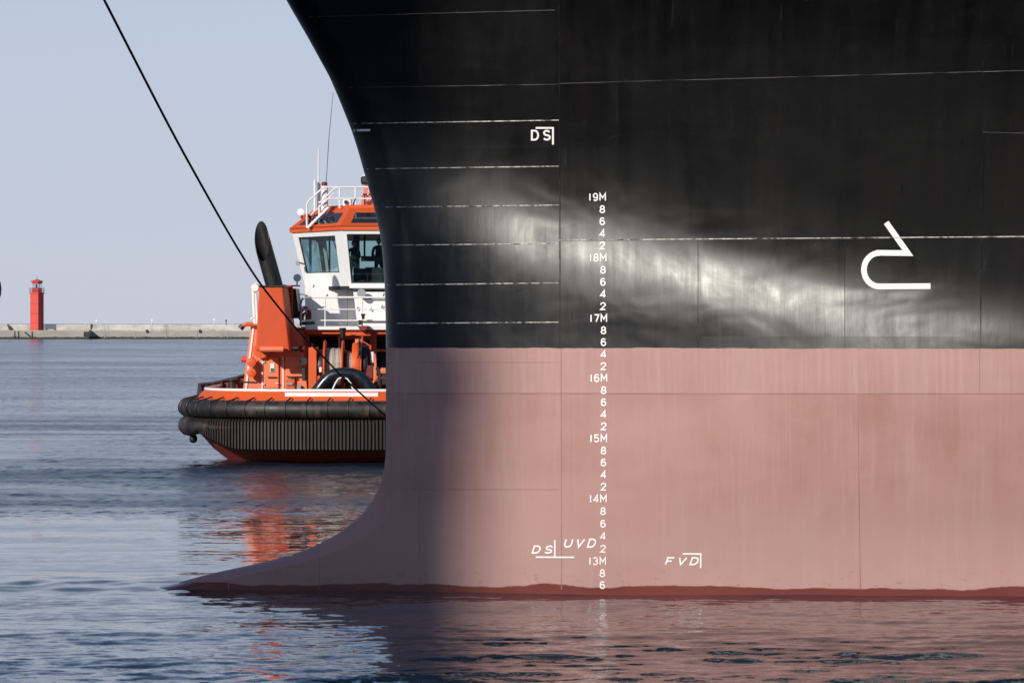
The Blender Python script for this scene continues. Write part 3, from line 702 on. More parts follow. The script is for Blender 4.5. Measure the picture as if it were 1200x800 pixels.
MB().lathe([(0.26, -0.02), (0.26, 0.04)], W(306, 410.5, 113.9), 'Y', 20).build('round_hatch', M['orange'], cas)
d = MB().pprism([(309,455),(309,420),(311,418),(324.5,418),(326.5,420),(326.5,455)], 114.10, 0.09).build('door', M['orange_pale'], cas, bevel=0.015)
MB().pbox(313.5, 441.3, 324, 442.3, 114.02, 0.06).build('handle', M['dark'], d)
for (x, y) in ((309, 424), (309, 450), (325, 449)): MB().pbox(x-1.8, y-.6, x+1.2, y+.6, 114.03, 0.06).build('hinge', M['white'], d)
MB().pbox(316.5, 425.5, 321.6, 435.8, 114.07, 0.02).build('notice', M['white'], d)
MB().pbox(317, 431.3, 321.0, 435.4, 114.055, 0.015).build('notice_symbol', M['green'], d)
d = MB().pprism([(334.5,441),(334.5,420),(336.5,417.5),(352,417.5),(354,420),(354,441)], 114.05, 0.14).build('hatch_cover', M['orange_pale'], cas, bevel=0.015)
MB().pbox(338, 441.2, 346, 442.6, 113.98, 0.1).build('handle', M['dark'], d)
MB().pbox(335, 444, 345, 455, 114.05, 0.12).build('locker', M['orange'], cas)
MB().pbox(336, 448, 343, 451, 113.98, 0.08).build('pipe_bracket', M['steel'], cas)
MB().pbox(348, 451, 352.5, 458, 114.0, 0.15).build('vent_grille', M['steel'], cas)
for y in (424.3, 436.3):
    v = MB().lathe([(0.12, -0.17), (0.155, -0.16), (0.155, 0.02)], W(295.0, y, 113.9), 'Y', 20).build('round_vent', M['orange'], cas, smooth=40)
    MB().tube([W(296, y-6, 113.95), W(300, y-1, 113.95), W(298.5, y+4.6, 113.95)], 0.02, 5).build('vent_clip', M['dark'], v)
MB().tube([W(281, 447.3, 113.6), W(302, 448.3, 113.6)], 0.03, 6).build('boat_hook', M['dark'], tug)
MB().lathe([(0.1, -0.12), (0.1, 0.12)], W(287, 421, 114.6), 'X', 10).build('side_lamp', M['red'], cas)
MB().tube([W(284, 382, 114), W(290, 379.5, 114), W(297, 380.5, 114)], 0.07, 8).build('hose_pipe', M['orange'], cas)
MB().tube([W(281.5, 385, 114), W(284.5, 381.5, 114)], 0.10, 8).build('hose_nozzle', M['dark'], cas)
# exhaust pipe with an oblique mouth facing up and forward
def oblique_pipe(p0, p1, r, cut, name, mat, parent):
    ax = (p1-p0); L = ax.length; ax.normalize(); fwd = Vector((0, -1, 0)); fwd = (fwd-ax*fwd.dot(ax)).normalized(); sd_ = ax.cross(fwd)
    fwd2 = (fwd*0.9-sd_*0.45 if sd_.x > 0 else fwd*0.9+sd_*0.45).normalized(); sd2 = ax.cross(fwd2)
    n = 28; mb = MB(); vs = []
    for rr, kk in ((r, 0), (r, 1), (r*0.93, 1), (r*0.93, 0.25)):
        for k in range(n):
            a = 2*math.pi*k/n; c = math.cos(a); o_ = fwd2*rr*c+sd2*rr*math.sin(a)
            h = 0 if kk == 0 else (L-cut*(0.5+0.5*c)) if kk == 1 else L*0.3
            vs.append(p0+ax*h+o_)
    fs = [(i*n+k, i*n+(k+1) % n, (i+1)*n+(k+1) % n, (i+1)*n+k) for i in range(3) for k in range(n)]
    fs.append(tuple(3*n+k for k in range(n))); mb.add(vs, fs)
    return mb.build(name, mat, parent, smooth=35)
oblique_pipe(W(322.5, 338, 113.8), W(301.0, 261.5, 113.4), 0.285, 1.25, 'exhaust_pipe', M['dark'], fun)
MB().pbox(324, 333.5, 334, 335.4, 114.2, 1).build('funnel_bracket', M['dark'], fun)
# white pipe frame, ladder and lamp round the funnel
MB().tube([W(299, 388, 116), W(296.5, 338, 116), W(297.3, 334, 116), W(300, 332.4, 116), W(303.5, 335, 116)], 0.06, 8).build('white_pipe', M['white'], tug, smooth=60)
MB().tube([W(302, 388, 116), W(299.7, 344, 116), W(297, 343, 116)], 0.045, 8).build('white_pipe', M['white'], tug, smooth=60)
MB().lathe([(0.13, -0.1), (0.15, 0.1)], W(298.8, 337, 115.8), 'Y', 12).build('vent_head', M['white'], tug)
MB().tube([W(293.5, 374, 115), W(299, 371, 115)], 0.03, 6).build('stay_rod', M['white'], tug)
lad = MB().pbox(338.5, 336, 343.0, 373, 115.5, 0.12).build('side_rack', M['orange'], tug)
for y in range(341, 372, 5): MB().pbox(340.0, y, 341.2, y+2, 115.44, 0.05).build('rung_slot', M['dark'], lad)
MB().pprism([(343.2,338),(346.5,338),(351,373),(343.2,373)], 115.8, 2.0).build('rear_exhaust_casing', M['dark'], tug)
MB().pbox(338.6, 373.6, 342.6, 378, 115.4, 0.3).build('float_box', M['white'], tug)
MB().pbox(336, 334, 351, 335.6, 115.3, 0.6).build('lamp_platform', M['red'], tug)
MB().tube([W(348.2, 335, 115.2), W(348.2, 330, 115.2)], 0.03, 6).build('lamp_post', M['white'], tug)
fl = MB().lathe([(0.04, 0.14), (0.09, 0.08), (0.11, -0.04), (0.09, -0.06)], W(348.3, 325.5, 115.2), 'Y', 18).build('floodlight', M['lampglass'], tug, smooth=40)
MB().lathe([(0.112, -0.03), (0.13, -0.03), (0.13, 0.05), (0.112, 0.05)], W(348.3, 325.5, 115.2), 'Y', 18).build('lamp_rim', M['white'], fl)

# lower deckhouse behind the winch
dh = MB().box((W(352, 0, 117).x, 117, 1.5), (W(352, 0, 117).x+8.0, 124, W(0, 385, 117).z)).build('deckhouse_wall', M['orange_pale'], tug)
MB().pbox(352, 386.4, 560, 391, 114.6, 0.3).build('deck_beam', M['orange'], dh)
MB().pbox(351, 390.8, 361.5, 470, 115.9, 0.4).build('pillar', M['orange_pale'], dh)
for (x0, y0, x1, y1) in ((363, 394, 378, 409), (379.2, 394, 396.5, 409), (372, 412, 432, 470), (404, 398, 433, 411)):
    MB().pbox(x0, y0, x1, y1, 116.92, 0.05).build('opening_shade', M['interior'], dh)  # flat dark panels paint the shade inside the openings
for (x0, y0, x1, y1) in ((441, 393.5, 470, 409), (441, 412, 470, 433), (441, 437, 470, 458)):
    MB().pbox(x0, y0, x1, y1, 116.0, 0.05).build('opening_shade', M['interior'], dh)  # same painted shade, panels without real holes
MB().pbox(361.4, 391.2, 397.5, 393.6, 116.85, 0.12).build('window_frame', M['orange_pale'], dh)
MB().pbox(396.4, 391.2, 398.4, 412, 116.85, 0.12).build('window_frame', M['white'], dh)
MB().pbox(438.3, 386, 441, 452, 115.7, 0.25).build('pillar', M['orange_pale'], dh)
MB().pbox(441, 409.2, 470, 411.8, 115.7, 0.25).build('pillar_rail', M['orange_pale'], dh)
MB().pbox(441, 386, 470, 393, 115.7, 0.25).build('pillar_rail', M['orange_pale'], dh)
MB().pbox(405, 389, 434, 393, 114.4, 0.3).build('lifting_beam', M['orange'], dh)
MB().tube([W(401.5, 384, 113.8), W(401.8, 396, 113.8)], [0.12, 0.07], 8).build('pulley_block', M['dark'], dh)
# winch
wz = 429.5; YW = 112.6
winch = MB().pbox(361.5, 407, 371, 468, YW-0.6, 1.2).build('winch_frame', M['orange'], tug, bevel=0.02)
MB().tube([W(366, 407, YW-.2), W(366, 403, YW-.2)], 0.03, 6).build('grease_pipe', M['orange'], winch)
def xdisc(px, r, t, mat, name, py=wz, Y=YW, par=winch):
    return MB().lathe([(r*0.97, -t/2), (r, -t/4), (r, t/4), (r*0.97, t/2)], W(px, py, Y), 'X', 40).build(name, mat, par, smooth=40)
xdisc(381, 0.87, 0.07, M['orange'], 'drum_flange'); xdisc(402, 0.87, 0.07, M['orange'], 'drum_flange')
xdisc(377, 0.55, 0.2, M['dark'], 'gear_case')
def coil(px0, px1, r, name):
    a = W(px0, wz, YW); b = W(px1, wz, YW); L = b.x-a.x; n = max(4, int(L/0.045)); prof = []
    for i in range(n):
        for k in range(4):
            t = (i+k/4)/n; prof.append((r-0.022+0.022*math.sin(math.pi*k/4)+0.012*math.sin(i*1.7), t*L))
    MB().lathe(prof, a, 'X', 40).build(name, M['rope_grey'], winch, smooth=70)
coil(382.5, 401, 0.62, 'wire_coil'); coil(406.5, 414, 0.50, 'wire_coil')
xdisc(405.4, 0.55, 0.10, M['dark'], 'brake_disc')
xdisc(418, 0.80, 0.26, M['orange'], 'brake_drum'); xdisc(427.5, 0.72, 0.24, M['dark'], 'gear_wheel'); xdisc(424.0, 0.86, 0.05, M['orange'], 'drum_flange')
MB().tube([W(363, wz, YW), W(432, wz, YW)], 0.12, 12).build('drum_shaft', M['steel'], winch, smooth=60)
for (x0, y0, x1, y1, m, Y) in ((416,397,424,402,'orange_pale',112.0),(419,400,421,415,'maroon',111.6),(431,404,435,455,'orange',112.4),(429,428,437,446,'maroon',111.9),(434,412,438,425,'white',112.2),
                            (431,446,436,458,'orange',111.8),(440,440,446,458,'orange',111.9),(446,431,452,436,'orange_pale',112.2),(372,440,375,458,'orange',112.0),(374,430,377,436,'white',111.9),
                            (354,430,358,446,'dark',113.6),(362,440,372,452,'orange',112.3)):
    MB().pbox(x0, y0, x1, y1, Y, 0.35).build('winch_bracket', M[m], winch, bevel=0.015)
for pts, r, m in (([(421,395),(423,410),(419,420)], .03, 'dark'), ([(442,430),(445,440),(443,456)], .06, 'dark'), ([(424,392),(425,400),(429,402),(433,405)], .03, 'red'), ([(436,456),(441,446),(449,442),(455,446)], .04, 'maroon')):
    MB().tube([W(x, y, 111.7) for x, y in pts], r, 6).build('winch_pipe', M[m], winch, smooth=60)
MB().lathe([(0.13, -0.1), (0.13, 0.1)], W(356, 423, 113.4), 'Y', 14).build('round_vent', M['dark'], cas)
MB().pbox(341, 409, 352, 411, 113.8, 0.2).build('cleat', M['dark'], cas); MB().pbox(341, 406, 349, 408.6, 113.8, 0.2).build('cleat_top', M['white'], cas)
MB().lathe([(0.05, -0.15), (0.12, -0.1), (0.12, 0.1)], W(354, 408.5, 113.6), 'Y', 12).build('horn', M['maroon'], cas)
# towing staple: heavy black arch over the bow
arch = [(366,468),(371,459),(380,447.5),(387,440.5),(395,437.6),(403,437.0),(412,437.6),(420,440.5),(427,447),(436,459),(441,468)]
stp = MB().tube([W(x, y, 111.3) for x, y in arch], [0.20]*2+[0.21, 0.2, 0.19, 0.19, 0.19, 0.2, 0.21]+[0.20]*2, 16).build('towing_staple', paint('navy_black', (0.010, 0.013, 0.02), 0.25, amount=0.15), tug, smooth=60)
MB().tube([W(388.5, 459, 111.12), W(393, 449, 111.12), W(396.5, 443.6, 111.12), W(400, 442.5, 111.12)], 0.028, 6).build('white_piping', M['white'], stp)
MB().tube([W(402, 442.8, 111.12), W(407, 443.5, 111.12), W(411, 449, 111.12), W(415, 459, 111.12)], 0.028, 6).build('white_piping', M['white'], stp)
MB().tube([W(368, 462, 110.8), W(374, 456, 110.8)], 0.12, 8).build('chafe_pad', M['dark'], tug); 

# upper deck slab, rails
ud = MB().box((W(353, 0, 114.5).x, 114.4, W(0, 386.2, 114.4).z), (W(353, 0, 114.5).x+7.8, 126, W(0, 382.2, 114.4).z)).build('upper_deck', M['white'], tug)
YR = 114.6
rl = MB().tube([W(352.6, 382, YR), W(352.4, 356, YR), W(354.0, 350.5, YR), W(358.5, 348.6, YR), W(365, 348.3, YR)], 0.035, 8).build('deck_railing', M['steel'], tug, smooth=60)
mb = MB(); mb.tube([W(365, 348.3, YR), W(560, 348.3, YR)], 0.032, 6); mb.tube([W(352.4, 362.4, YR), W(560, 362.4, YR)], 0.018, 6); mb.tube([W(352.4, 375.3, YR), W(560, 375.3, YR)], 0.022, 6)
for x in (381, 424.5, 470, 510): mb.tube([W(x, 382, YR), W(x, 348.3, YR)], 0.02, 6)
mb.build('railing_bars', M['white'], rl, smooth=60)
mb = MB(); mb.tube([W(339, 345, 117), W(362, 345, 117)], 0.02, 5); mb.tube([W(345, 359, 117), W(362, 359, 117)], 0.02, 5); mb.tube([W(345, 370, 117), W(362, 370, 117)], 0.02, 5); mb.build('rear_rail', M['white'], tug)
hr = MB(); hr.tube([W(352.5+0.0, 375, 115.2), W(352.2, 366, 115.2), W(354.5, 362.3, 115.2), W(358, 361.4, 115.2), W(361.5, 363, 115.2), W(363, 368, 115.2), W(362.5, 374, 115.2)], 0.07, 8); hr = hr.build('hose_reel', M['maroon'], tug, smooth=60)
MB().tube([W(354.5, 375, 115.1), W(354.8, 369, 115.1), W(357.5, 366.5, 115.1), W(360, 369, 115.1), W(360, 375, 115.1)], 0.05, 8).build('reel_hub', M['maroon'], hr, smooth=60)
MB().pbox(353.5, 376.5, 369, 380.5, 115, 0.5).build('deck_locker', M['green'], tug, bevel=0.02)
MB().pbox(351, 376.6, 359, 381, 114.6, 0.3).build('cable_clip', M['dark'], tug)
MB().pbox(350, 384, 357.5, 387, 114.1, 0.3).build('deck_cleat', M['dark'], tug)
mb = MB(); mb.pbox(420, 375, 425, 380.6, 114.2, 0.3); mb.tube([W(425.6, 374, 114.3), W(425.6, 368, 114.3)], 0.05, 6); mb.pbox(423, 367.5, 428, 370, 114.2, 0.2); mb.build('foam_monitor', M['dark'], tug)
MB().pprism([(419,381.5),(432,381.5),(428,387),(422,387)], 114.1, 0.3).build('monitor_base', M['maroon'], tug)

# white house under the wheelhouse
z_ud = W(0, 382.2, 114.4).z; z_wb = 5.78
mb = MB(); mb.box((W(357.5, 0, 117.9).x, 117.9, z_ud), (W(407.0, 0, 117.9).x, 122.4, W(0, 320.5, 117.9).z)); hs = mb.build('house_wall', M['white'], tug)
mb = MB(); mb.box((W(407.5, 0, 118).x, 118, z_ud), (W(407.5, 0, 118).x+4.4, 123, z_wb)); mb.build('house_wall', M['white'], tug)
mb = MB(); mb.pprism([(414.0,342),(560,342),(560,382),(419,382)], 116.3, 1.8); fh = mb.build('front_house', M['white'], tug)
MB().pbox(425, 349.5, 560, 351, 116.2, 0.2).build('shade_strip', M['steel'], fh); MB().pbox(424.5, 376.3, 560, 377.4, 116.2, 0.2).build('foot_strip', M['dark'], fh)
l2 = MB().lathe([(0.11, 0.14), (0.13, 0.0), (0.10, -0.04)], W(423.5, 343.5, 115.9), 'Y', 16).build('deck_lamp', M['lampglass'], fh, smooth=40)
MB().lathe([(0.105, -0.05), (0.15, -0.05), (0.15, 0.05), (0.12, 0.05)], W(423.5, 343.5, 115.9), 'Y', 16).build('lamp_rim', M['steel'], l2)
for (x, y) in ((367, 335), (418.5, 361), (434, 362), (447, 359), (449, 345)):
    MB().tube([W(x, y+2, 116.2 if x > 400 else 117.2), W(x+1.2, y-1.5, 116.2 if x > 400 else 117.2)], 0.025, 5).build('latch', M['dark'] if x > 400 else M['green'], fh)
# wheelhouse
def z_of(py, Y): return 4.5-(py-HOR)/F*Y
zt = z_of(268.5, 116.2)
ct = [W(342.0, 0, 119.6), W(400.5, 0, 116.2), W(506, 0, 116.2), W(566, 0, 119.6), W(545, 0, 123.2), W(372, 0, 123.2)]
cb = [W(357.5, 0, 119.4), W(407.5, 0, 116.6), W(500, 0, 116.6), W(550, 0, 119.4), W(535, 0, 122.6), W(380, 0, 122.6)]
for p in ct: p.z = zt
for p in cb: p.z = z_wb
cen = Vector(((ct[0].x+ct[3].x)/2, 120, 6.5))
def framed(mb, q, f, tv, mi=0):
    "q TL TR BR BL; f = (left, top, right, bottom) margins as fractions -> frame pieces; returns inner quad"
    TL, TR, BR, BL = q
    def at(u, v): return (TL.lerp(TR, u)).lerp(BL.lerp(BR, u), v)
    l, t, r, b = f; I = [at(l, t), at(1-r, t), at(1-r, 1-b), at(l, 1-b)]
    mb.quadslab([TL, TR, at(1, t), at(0, t)], tv, mi); mb.quadslab([at(0, 1-b), at(1, 1-b), BR, BL], tv, mi)
    mb.quadslab([at(0, t), I[0], I[3], at(0, 1-b)], tv, mi); mb.quadslab([I[1], at(1, t), at(1, 1-b), I[2]], tv, mi)
    return I
marg = [(0.11, 0.11, 0.15, 0.245), (0.05, 0.09, 0.05, 0.05), (0.13, 0.11, 0.13, 0.22), (0.08, 0.11, 0.08, 0.22), (0.05, 0.11, 0.05, 0.12), (0.1, 0.11, 0.1, 0.22)]
mb = MB(); inner = []
for i in range(6):
    j = (i+1) % 6; q = [ct[i], ct[j], cb[j], cb[i]]
    mid = (q[0]+q[2])/2; tv = (cen-mid); tv.z = 0; tv = tv.normalized()*0.07
    inner.append((framed(mb, q, marg[i], tv), tv))
wh = mb.build('wheelhouse_wall', M['white'], tug)
for I, tv in inner:
    w_ = MB().quadslab([p+tv*0.5 for p in I], tv*0.15).build('window', M['glass'], wh)
    mb = MB()
    for a_, b_ in zip(I, I[1:]+I[:1]): mb.tube([a_+tv*0.3, b_+tv*0.3], 0.025, 5)
    mb.build('window_frame', M['dark'], w_)
MB().prism([Vector((p.x, p.y, z_wb+0.06)) for p in cb], 0.0).build('floor', M['interior'], wh) if False else None
fm = MB(); fm.add([Vector((p.x*0.995, p.y, z_wb-0.12)) for p in cb]+[Vector((p.x*0.995, p.y, z_wb+0.02)) for p in cb], [tuple(range(6)), tuple(range(6, 12))]+[(i, (i+1) % 6, (i+1) % 6+6, i+6) for i in range(6)])
fm.build('wheelhouse_floor', M['interior'], wh)
MB().pbox(409.5, 331.8, 505, 337.5, 116.42, 0.1).build('sill_band', M['white'], wh)
MB().pbox(413, 337.6, 505, 339, 116.5, 0.3).build('sill_shadow_gap', M['steel'], wh)
# interior: console, ceiling post, chairs
MB().box((cen.x-1.1, 117.6, z_wb), (cen.x+1.0, 118.2, z_wb+0.62)).build('console', M['interior'], wh, bevel=0.03)
MB().pbox(414, 262, 421, 335, 119.5, 0.35).build('inner_pillar', M['interior'], wh)
MB().pbox(426, 268, 428.2, 302, 118.0, 0.1).build('wiper_arm', M['interior'], wh)
MB().pbox(423, 300, 452, 306, 118.4, 0.4).build('chart_screen', M['interior'], wh)
MB().pbox(428, 313, 446, 318, 118.0, 0.3).build('control_panel', M['steel'], wh)
MB().pbox(362, 270, 365, 322, 121, 0.15).build('inner_pillar', M['interior'], wh); MB().pbox(385, 270, 387, 322, 121, 0.15).build('inner_pillar', M['interior'], wh)
for x in (370, 388):
    MB().tube([W(x, 275, 118.6), W(x+9, 300, 118.6)], 0.02, 5).build('wiper', M['dark'], wh)
# roof with smoked upper windows
zr_ = z_of(247, 118.0); zv = zt+0.10
ru = [W(368, 0, 119.8), W(410, 0, 117.6), W(498, 0, 117.6), W(545, 0, 119.8), W(535, 0, 122.6), W(385, 0, 122.6)]
for p in ru: p.z = z_of(243.5, 117.6)
c2 = [p+(p-Vector((cen.x, cen.y, p.z))).normalized()*0.08+Vector((0, 0, 0.05)) for p in ct]
mb = MB()
mb.add([p+Vector((0, 0, -0.08)) for p in c2]+[p+Vector((0, 0, 0.08)) for p in c2], [tuple(range(6)), tuple(range(6, 12))]+[(i, (i+1) % 6, (i+1) % 6+6, i+6) for i in range(6)])
mb.add([p for p in ru]+[p+Vector((0, 0, 0.10)) for p in ru], [tuple(range(6)), tuple(range(6, 12))]+[(i, (i+1) % 6, (i+1) % 6+6, i+6) for i in range(6)])
rin = []
for i in range(6):
    j = (i+1) % 6; q = [ru[i], ru[j], c2[j]+Vector((0, 0, 0.08)), c2[i]+Vector((0, 0, 0.08))]
    tv = Vector((0, 0, -0.06)); rin.append((framed(mb, q, (0.10, 0.22, 0.10, 0.13), tv), tv))
rf = mb.build('roof', M['orange'], tug)
for I, tv in rin: MB().quadslab([p+tv*0.4 for p in I], tv*0.3).build('skylight', M['smoked'], rf)
zroof = z_of(243.5, 117.6)+0.10
def Q(px, py, Y=117.7): return W(px, py, Y)
YQ = 117.9
mb = MB(); mb.tube([Q(359.5,267,YQ), Q(359.5,240,YQ), Q(361,236,YQ), Q(378,220.5,YQ), Q(381,219.4,YQ), Q(560,219.4,YQ)], 0.035, 6)
mb.tube([Q(374,266,YQ+.4), Q(374,236,YQ+.4)], 0.03, 6); mb.tube([Q(374,238,YQ), Q(392,221,YQ), Q(396,219.6,YQ)], 0.03, 6)
mb.tube([Q(364,252,YQ), Q(392,226,YQ)], 0.025, 6); mb.tube([Q(382,233,YQ), Q(386,232.8,YQ), Q(560,232.8,YQ)], 0.028, 6)
for x in (398, 416.5, 446, 480, 520, 555): mb.tube([Q(x,219.4,YQ), Q(x,244,YQ)], 0.028, 6)
mb.build('roof_railing', M['white'], tug, smooth=60)
mb = MB()
for dy in (0, 0.45): mb.tube([Q(360.5,267,YQ+dy), Q(385,243,YQ+dy)], 0.05, 6)
for t in (0.1, 0.3, 0.5, 0.7, 0.9):
    p = Q(360.5,267,YQ).lerp(Q(385,243,YQ), t); mb.box((p.x-0.08, p.y, p.z-0.02), (p.x+0.08, p.y+0.45, p.z+0.02))
mb.build('roof_stair', M['white'], tug)
MB().tube([Q(373,245,118.6), Q(373,214,118.6), Q(373.2,174,118.6)], [0.06, 0.03, 0.02], 6).build('whip_antenna', M['white'], tug)
MB().tube([Q(369,248,118.4), Q(369,211,118.4)], 0.045, 6).build('rod_antenna', M['white'], tug)
MB().tube([Q(375.5,248,118.7), Q(375.5,215,118.7)], 0.07, 8).build('antenna_mast', M['white'], tug)
MB().tube([Q(380.5,247,118.2), Q(380.5,218,118.2)], 0.12, 8).build('antenna_mast', M['white'], tug)
MB().lathe([(0.05, -0.1), (0.1, -0.08), (0.1, 0.08), (0.05, 0.1)], Q(380.2, 216.6, 118.2), 'Z', 10).build('signal_lamp', M['maroon'], tug)
MB().tube([Q(382,216,118.2), Q(385.5,160,118.4), Q(390.5,108,118.6)], [0.015, 0.014, 0.010], 5).build('wire_antenna', M['dark'], tug)
mb = MB(); mb.pbox(401.5, 232, 412, 242, 117.9, 0.35); o = mb.build('radar_box', M['white'], tug, bevel=0.05)
MB().lathe([(0.07, -0.03), (0.07, 0.03)], Q(405.5, 237, 117.85), 'Y', 12).build('lens', M['dark'], o)
MB().tube([Q(413,243,117.9), Q(417,232,117.9)], 0.03, 6).build('box_stay', M['dark'], tug)
ms = MB(); ms.pprism([(422,244),(427.5,216),(431,216),(428,244)], 118.4, 0.3); ms.pprism([(431,244),(432.5,216),(438,216),(444,244)], 118.4, 0.3); ms.pbox(427, 213.5, 441, 218, 118.3, 0.5); ms.pbox(424, 229, 440, 231, 118.5, 0.1)
ms = ms.build('mast', M['orange_pale'], tug)
MB().lathe([(0.14, -0.15), (0.17, -0.05), (0.17, 0.1), (0.08, 0.16)], Q(428.5, 211.5, 118.4), 'Z', 14).build('mast_lamp', M['dark'], ms)
MB().lathe([(0.10, 0.0), (0.12, 0.06), (0.02, 0.09)], Q(428.5, 206.8, 118.4), 'Z', 14).build('lamp_cap', M['white'], ms)
for (x, y, r) in ((432, 238, 0.09), (437, 236, 0.09), (434, 241, 0.07)): MB().lathe([(r, -0.06), (r*.7, 0.06)], Q(x, y, 118.0), 'Y', 12).build('horn', M['maroon'], ms)
sl_ = MB().lathe([(0.04, 0.10), (0.10, 0.05), (0.12, -0.08)], Q(352.3, 248.5, 119.0), 'Y', 16).build('searchlight', M['white'], tug, smooth=40)
MB().tube([Q(353.5, 252, 119), Q(355, 257, 119)], 0.05, 6).build('lamp_bracket', M['red'], sl_)
mb = MB(); mb.tube([Q(362,257,119), Q(352,254,119)], 0.05, 6); mb.pbox(356, 250.5, 382, 253.5, 119.4, 0.3); mb.build('roof_bracket', M['orange'], tug)
mb = MB(); mb.pbox(346.5, 306, 351, 310.5, 118.6, 0.2); mb.tube([Q(351, 308, 118.7), Q(357, 309.5, 118.9)], 0.03, 6); mb.build('side_floodlight', M['steel'], tug)

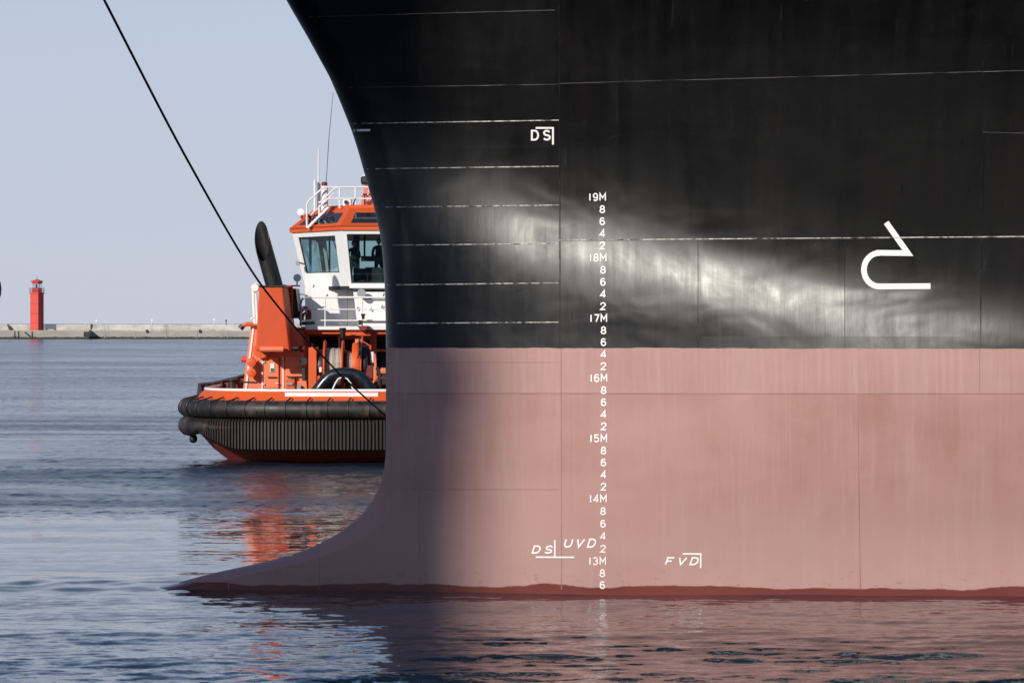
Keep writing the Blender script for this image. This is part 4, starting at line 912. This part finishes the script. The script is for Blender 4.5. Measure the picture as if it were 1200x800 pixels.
# two people in the wheelhouse
def person(name, base, h, pose, label, mt, trousers, par=None):
    root = empty(name, base)
    tag(root, label, 'person')
    s_ = h/1.75; V = {}; B0 = Vector(base)
    V['pel'] = (0, 0, 0.95); V['wst'] = (0, 0, 1.08); V['che'] = (0, 0.0, 1.32); V['nk0'] = (0, 0, 1.47); V['nk'] = (0, -0.01, 1.54)
    V['hip_l'] = (-.1, 0, .9); V['kn_l'] = (-.11, -.03, .5); V['an_l'] = (-.12, 0.02, .08); V['to_l'] = (-.13, -.16, .04)
    V['hip_r'] = (.1, 0, .9); V['kn_r'] = (.11, -.03, .5); V['an_r'] = (.12, 0.02, .08); V['to_r'] = (.13, -.16, .04)
    V['sh_l'] = (-.19, 0, 1.42); V['el_l'] = (-.25, -.06, 1.14); V['wr_l'] = pose['l']; V['sh_r'] = (.19, 0, 1.42); V['el_r'] = (.25, -.06, 1.14); V['wr_r'] = pose['r']
    E = [('pel','wst'),('wst','che'),('che','nk0'),('nk0','nk'),('pel','hip_l'),('hip_l','kn_l'),('kn_l','an_l'),('an_l','to_l'),('pel','hip_r'),('hip_r','kn_r'),('kn_r','an_r'),('an_r','to_r'),
         ('nk0','sh_l'),('sh_l','el_l'),('el_l','wr_l'),('nk0','sh_r'),('sh_r','el_r'),('el_r','wr_r')]
    RR = dict(pel=.15, wst=.135, che=.155, nk0=.09, nk=.06, hip_l=.095, hip_r=.095, kn_l=.06, kn_r=.06, an_l=.045, an_r=.045, to_l=.04, to_r=.04, sh_l=.07, sh_r=.07, el_l=.05, el_r=.05, wr_l=.035, wr_r=.035)
    # hand: palm, four fingers and a thumb on each arm
    for sd_, sg in (('l', -1), ('r', 1)):
        w = Vector(V['wr_'+sd_]); dr = (w-Vector(V['el_'+sd_])).normalized(); sv_ = dr.cross(Vector((0, 0, 1))).normalized()
        V['pa_'+sd_] = tuple(w+dr*0.05); E.append(('wr_'+sd_, 'pa_'+sd_)); RR['pa_'+sd_] = .03
        for f in range(4):
            a = 'f%d_%s' % (f, sd_); V[a] = tuple(w+dr*0.09+sv_*(f-1.5)*0.022); V[a+'b'] = tuple(w+dr*(0.13-0.008*abs(f-1.4))+sv_*(f-1.5)*0.024+Vector((0, 0, -.02)))
            E += [('pa_'+sd_, a), (a, a+'b')]; RR[a] = .009; RR[a+'b'] = .008
        V['th_'+sd_] = tuple(w+dr*0.06-sv_*0.05*sg*-1); E.append(('pa_'+sd_, 'th_'+sd_)); RR['th_'+sd_] = .010
    names = list(V); me = bpy.data.meshes.new('body')
    me.from_pydata([tuple(Vector(V[k])*s_) for k in names], [(names.index(a), names.index(b)) for a, b in E], [])
    me.materials.append(mt)
    o = bpy.data.objects.new('body', me); COL.objects.link(o); o.parent = root
    md = o.modifiers.new('skin', 'SKIN'); sk = me.skin_vertices[0].data
    for i, k in enumerate(names): r_ = RR[k]*s_; sk[i].radius = (r_, r_*(0.72 if k in ('che', 'wst', 'pel') else 1)); sk[i].use_root = (k == 'pel')
    o.modifiers.new('sub', 'SUBSURF').levels = 1; o.modifiers['sub'].render_levels = 2
    # head: egg with brow, nose, chin and ears
    hb = MB(); c = Vector(base)+Vector((0, -0.02, 1.655))*s_
    nu, nv = 20, 14; vs = []
    for i in range(nv+1):
        th = math.pi*i/nv
        for k_ in range(nu):
            ph = 2*math.pi*k_/nu; x = math.sin(th)*math.cos(ph)*.078; y = math.sin(th)*math.sin(ph)*.098; z = math.cos(th)*.118
            if z < 0: x *= 1+z*2.2; y *= 1+z*0.9
            if y < -.06 and abs(x) < .02 and -.035 < z < .02: y -= .022
            if y < -.05 and .01 < abs(x) < .05 and 0 < z < .03: y += .012
            if abs(x) > .07 and abs(z) < .03: x *= 1.16
            vs.append(c+Vector((x, y, z))*s_)
    fs = [(i*nu+k_, i*nu+(k_+1) % nu, (i+1)*nu+(k_+1) % nu, (i+1)*nu+k_) for i in range(nv) for k_ in range(nu)]
    hb.add(vs, fs); hd = hb.build('head', M['skin'], root, smooth=80)
    hh = MB(); hh.lathe([(0.001, .128), (.05, .115), (.078, .08), (.085, .04), (.083, .01), (.07, -.03)], c+Vector((0, 0.022, 0)), 'Z', 16); hh.build('hair', M['hair'], hd, smooth=80)
    return root
px1 = W(414.5, 0, 118.6); person('person', (px1.x, 118.6, z_wb+0.03), 1.52, {'l': (-.12, -.32, 1.12), 'r': (.10, -.33, 1.10)}, 'person in a dark jacket standing behind the front wheelhouse window', M['cloth'], None)
px2 = W(444.0, 0, 118.9); person('person', (px2.x, 118.9, z_wb+0.03), 1.62, {'l': (-.16, -.33, 1.15), 'r': (.16, -.33, 1.12)}, 'dark clad person at the wheelhouse controls beside the hull edge', M['cloth'], None)

# ------------------------------------------------------------------ mooring line across the view
cr = [(-120,-470,58),(-30,-290,58.5),(60,-120,59.5),(122,0,60.5),(165,84,62),(203,157,64.5),(240,224,68),(272,280,72),(300,325,76),(325,358,80),(350,388,84),(375,414,88),(400,440,92),(425,463,96),(452,487,100),(490,520,103),(530,556,104.5),(560,590,104.5)]
pts = [W(*c) for c in cr]; sm_ = []
for i in range(len(pts)-1):
    p0, p1, p2, p3 = pts[max(0, i-1)], pts[i], pts[i+1], pts[min(len(pts)-1, i+2)]
    for t in [k/8 for k in range(8)]:
        sm_.append(0.5*((2*p1)+(-p0+p2)*t+(2*p0-5*p1+4*p2-p3)*t*t+(-p0+3*p1-3*p2+p3)*t**3))
sm_.append(pts[-1])
o = MB().tube(sm_, 0.024, 10).build('mooring_line', M['rope'], None, smooth=60); tag(o, 'black mooring line sloping from the upper left across the tug', 'rope')

# block hanging just inside the left edge
c = W(-6.5, 339, 60)
blk = empty('lifting_block', c); tag(blk, 'black rounded object cut off by the left edge above the lighthouse', 'lifting block')
MB().lathe([(0.02, -0.27), (0.07, -0.22), (0.115, -0.1), (0.125, 0.02), (0.11, 0.12), (0.06, 0.21), (0.03, 0.25)], c, 'Z', 20).build('block_body', M['dark'], blk, smooth=60)
MB().tube([c+Vector((0, 0, 0.2)), c+Vector((-0.3, 0, 14))], 0.012, 6).build('hanging_wire', M['dark'], blk)
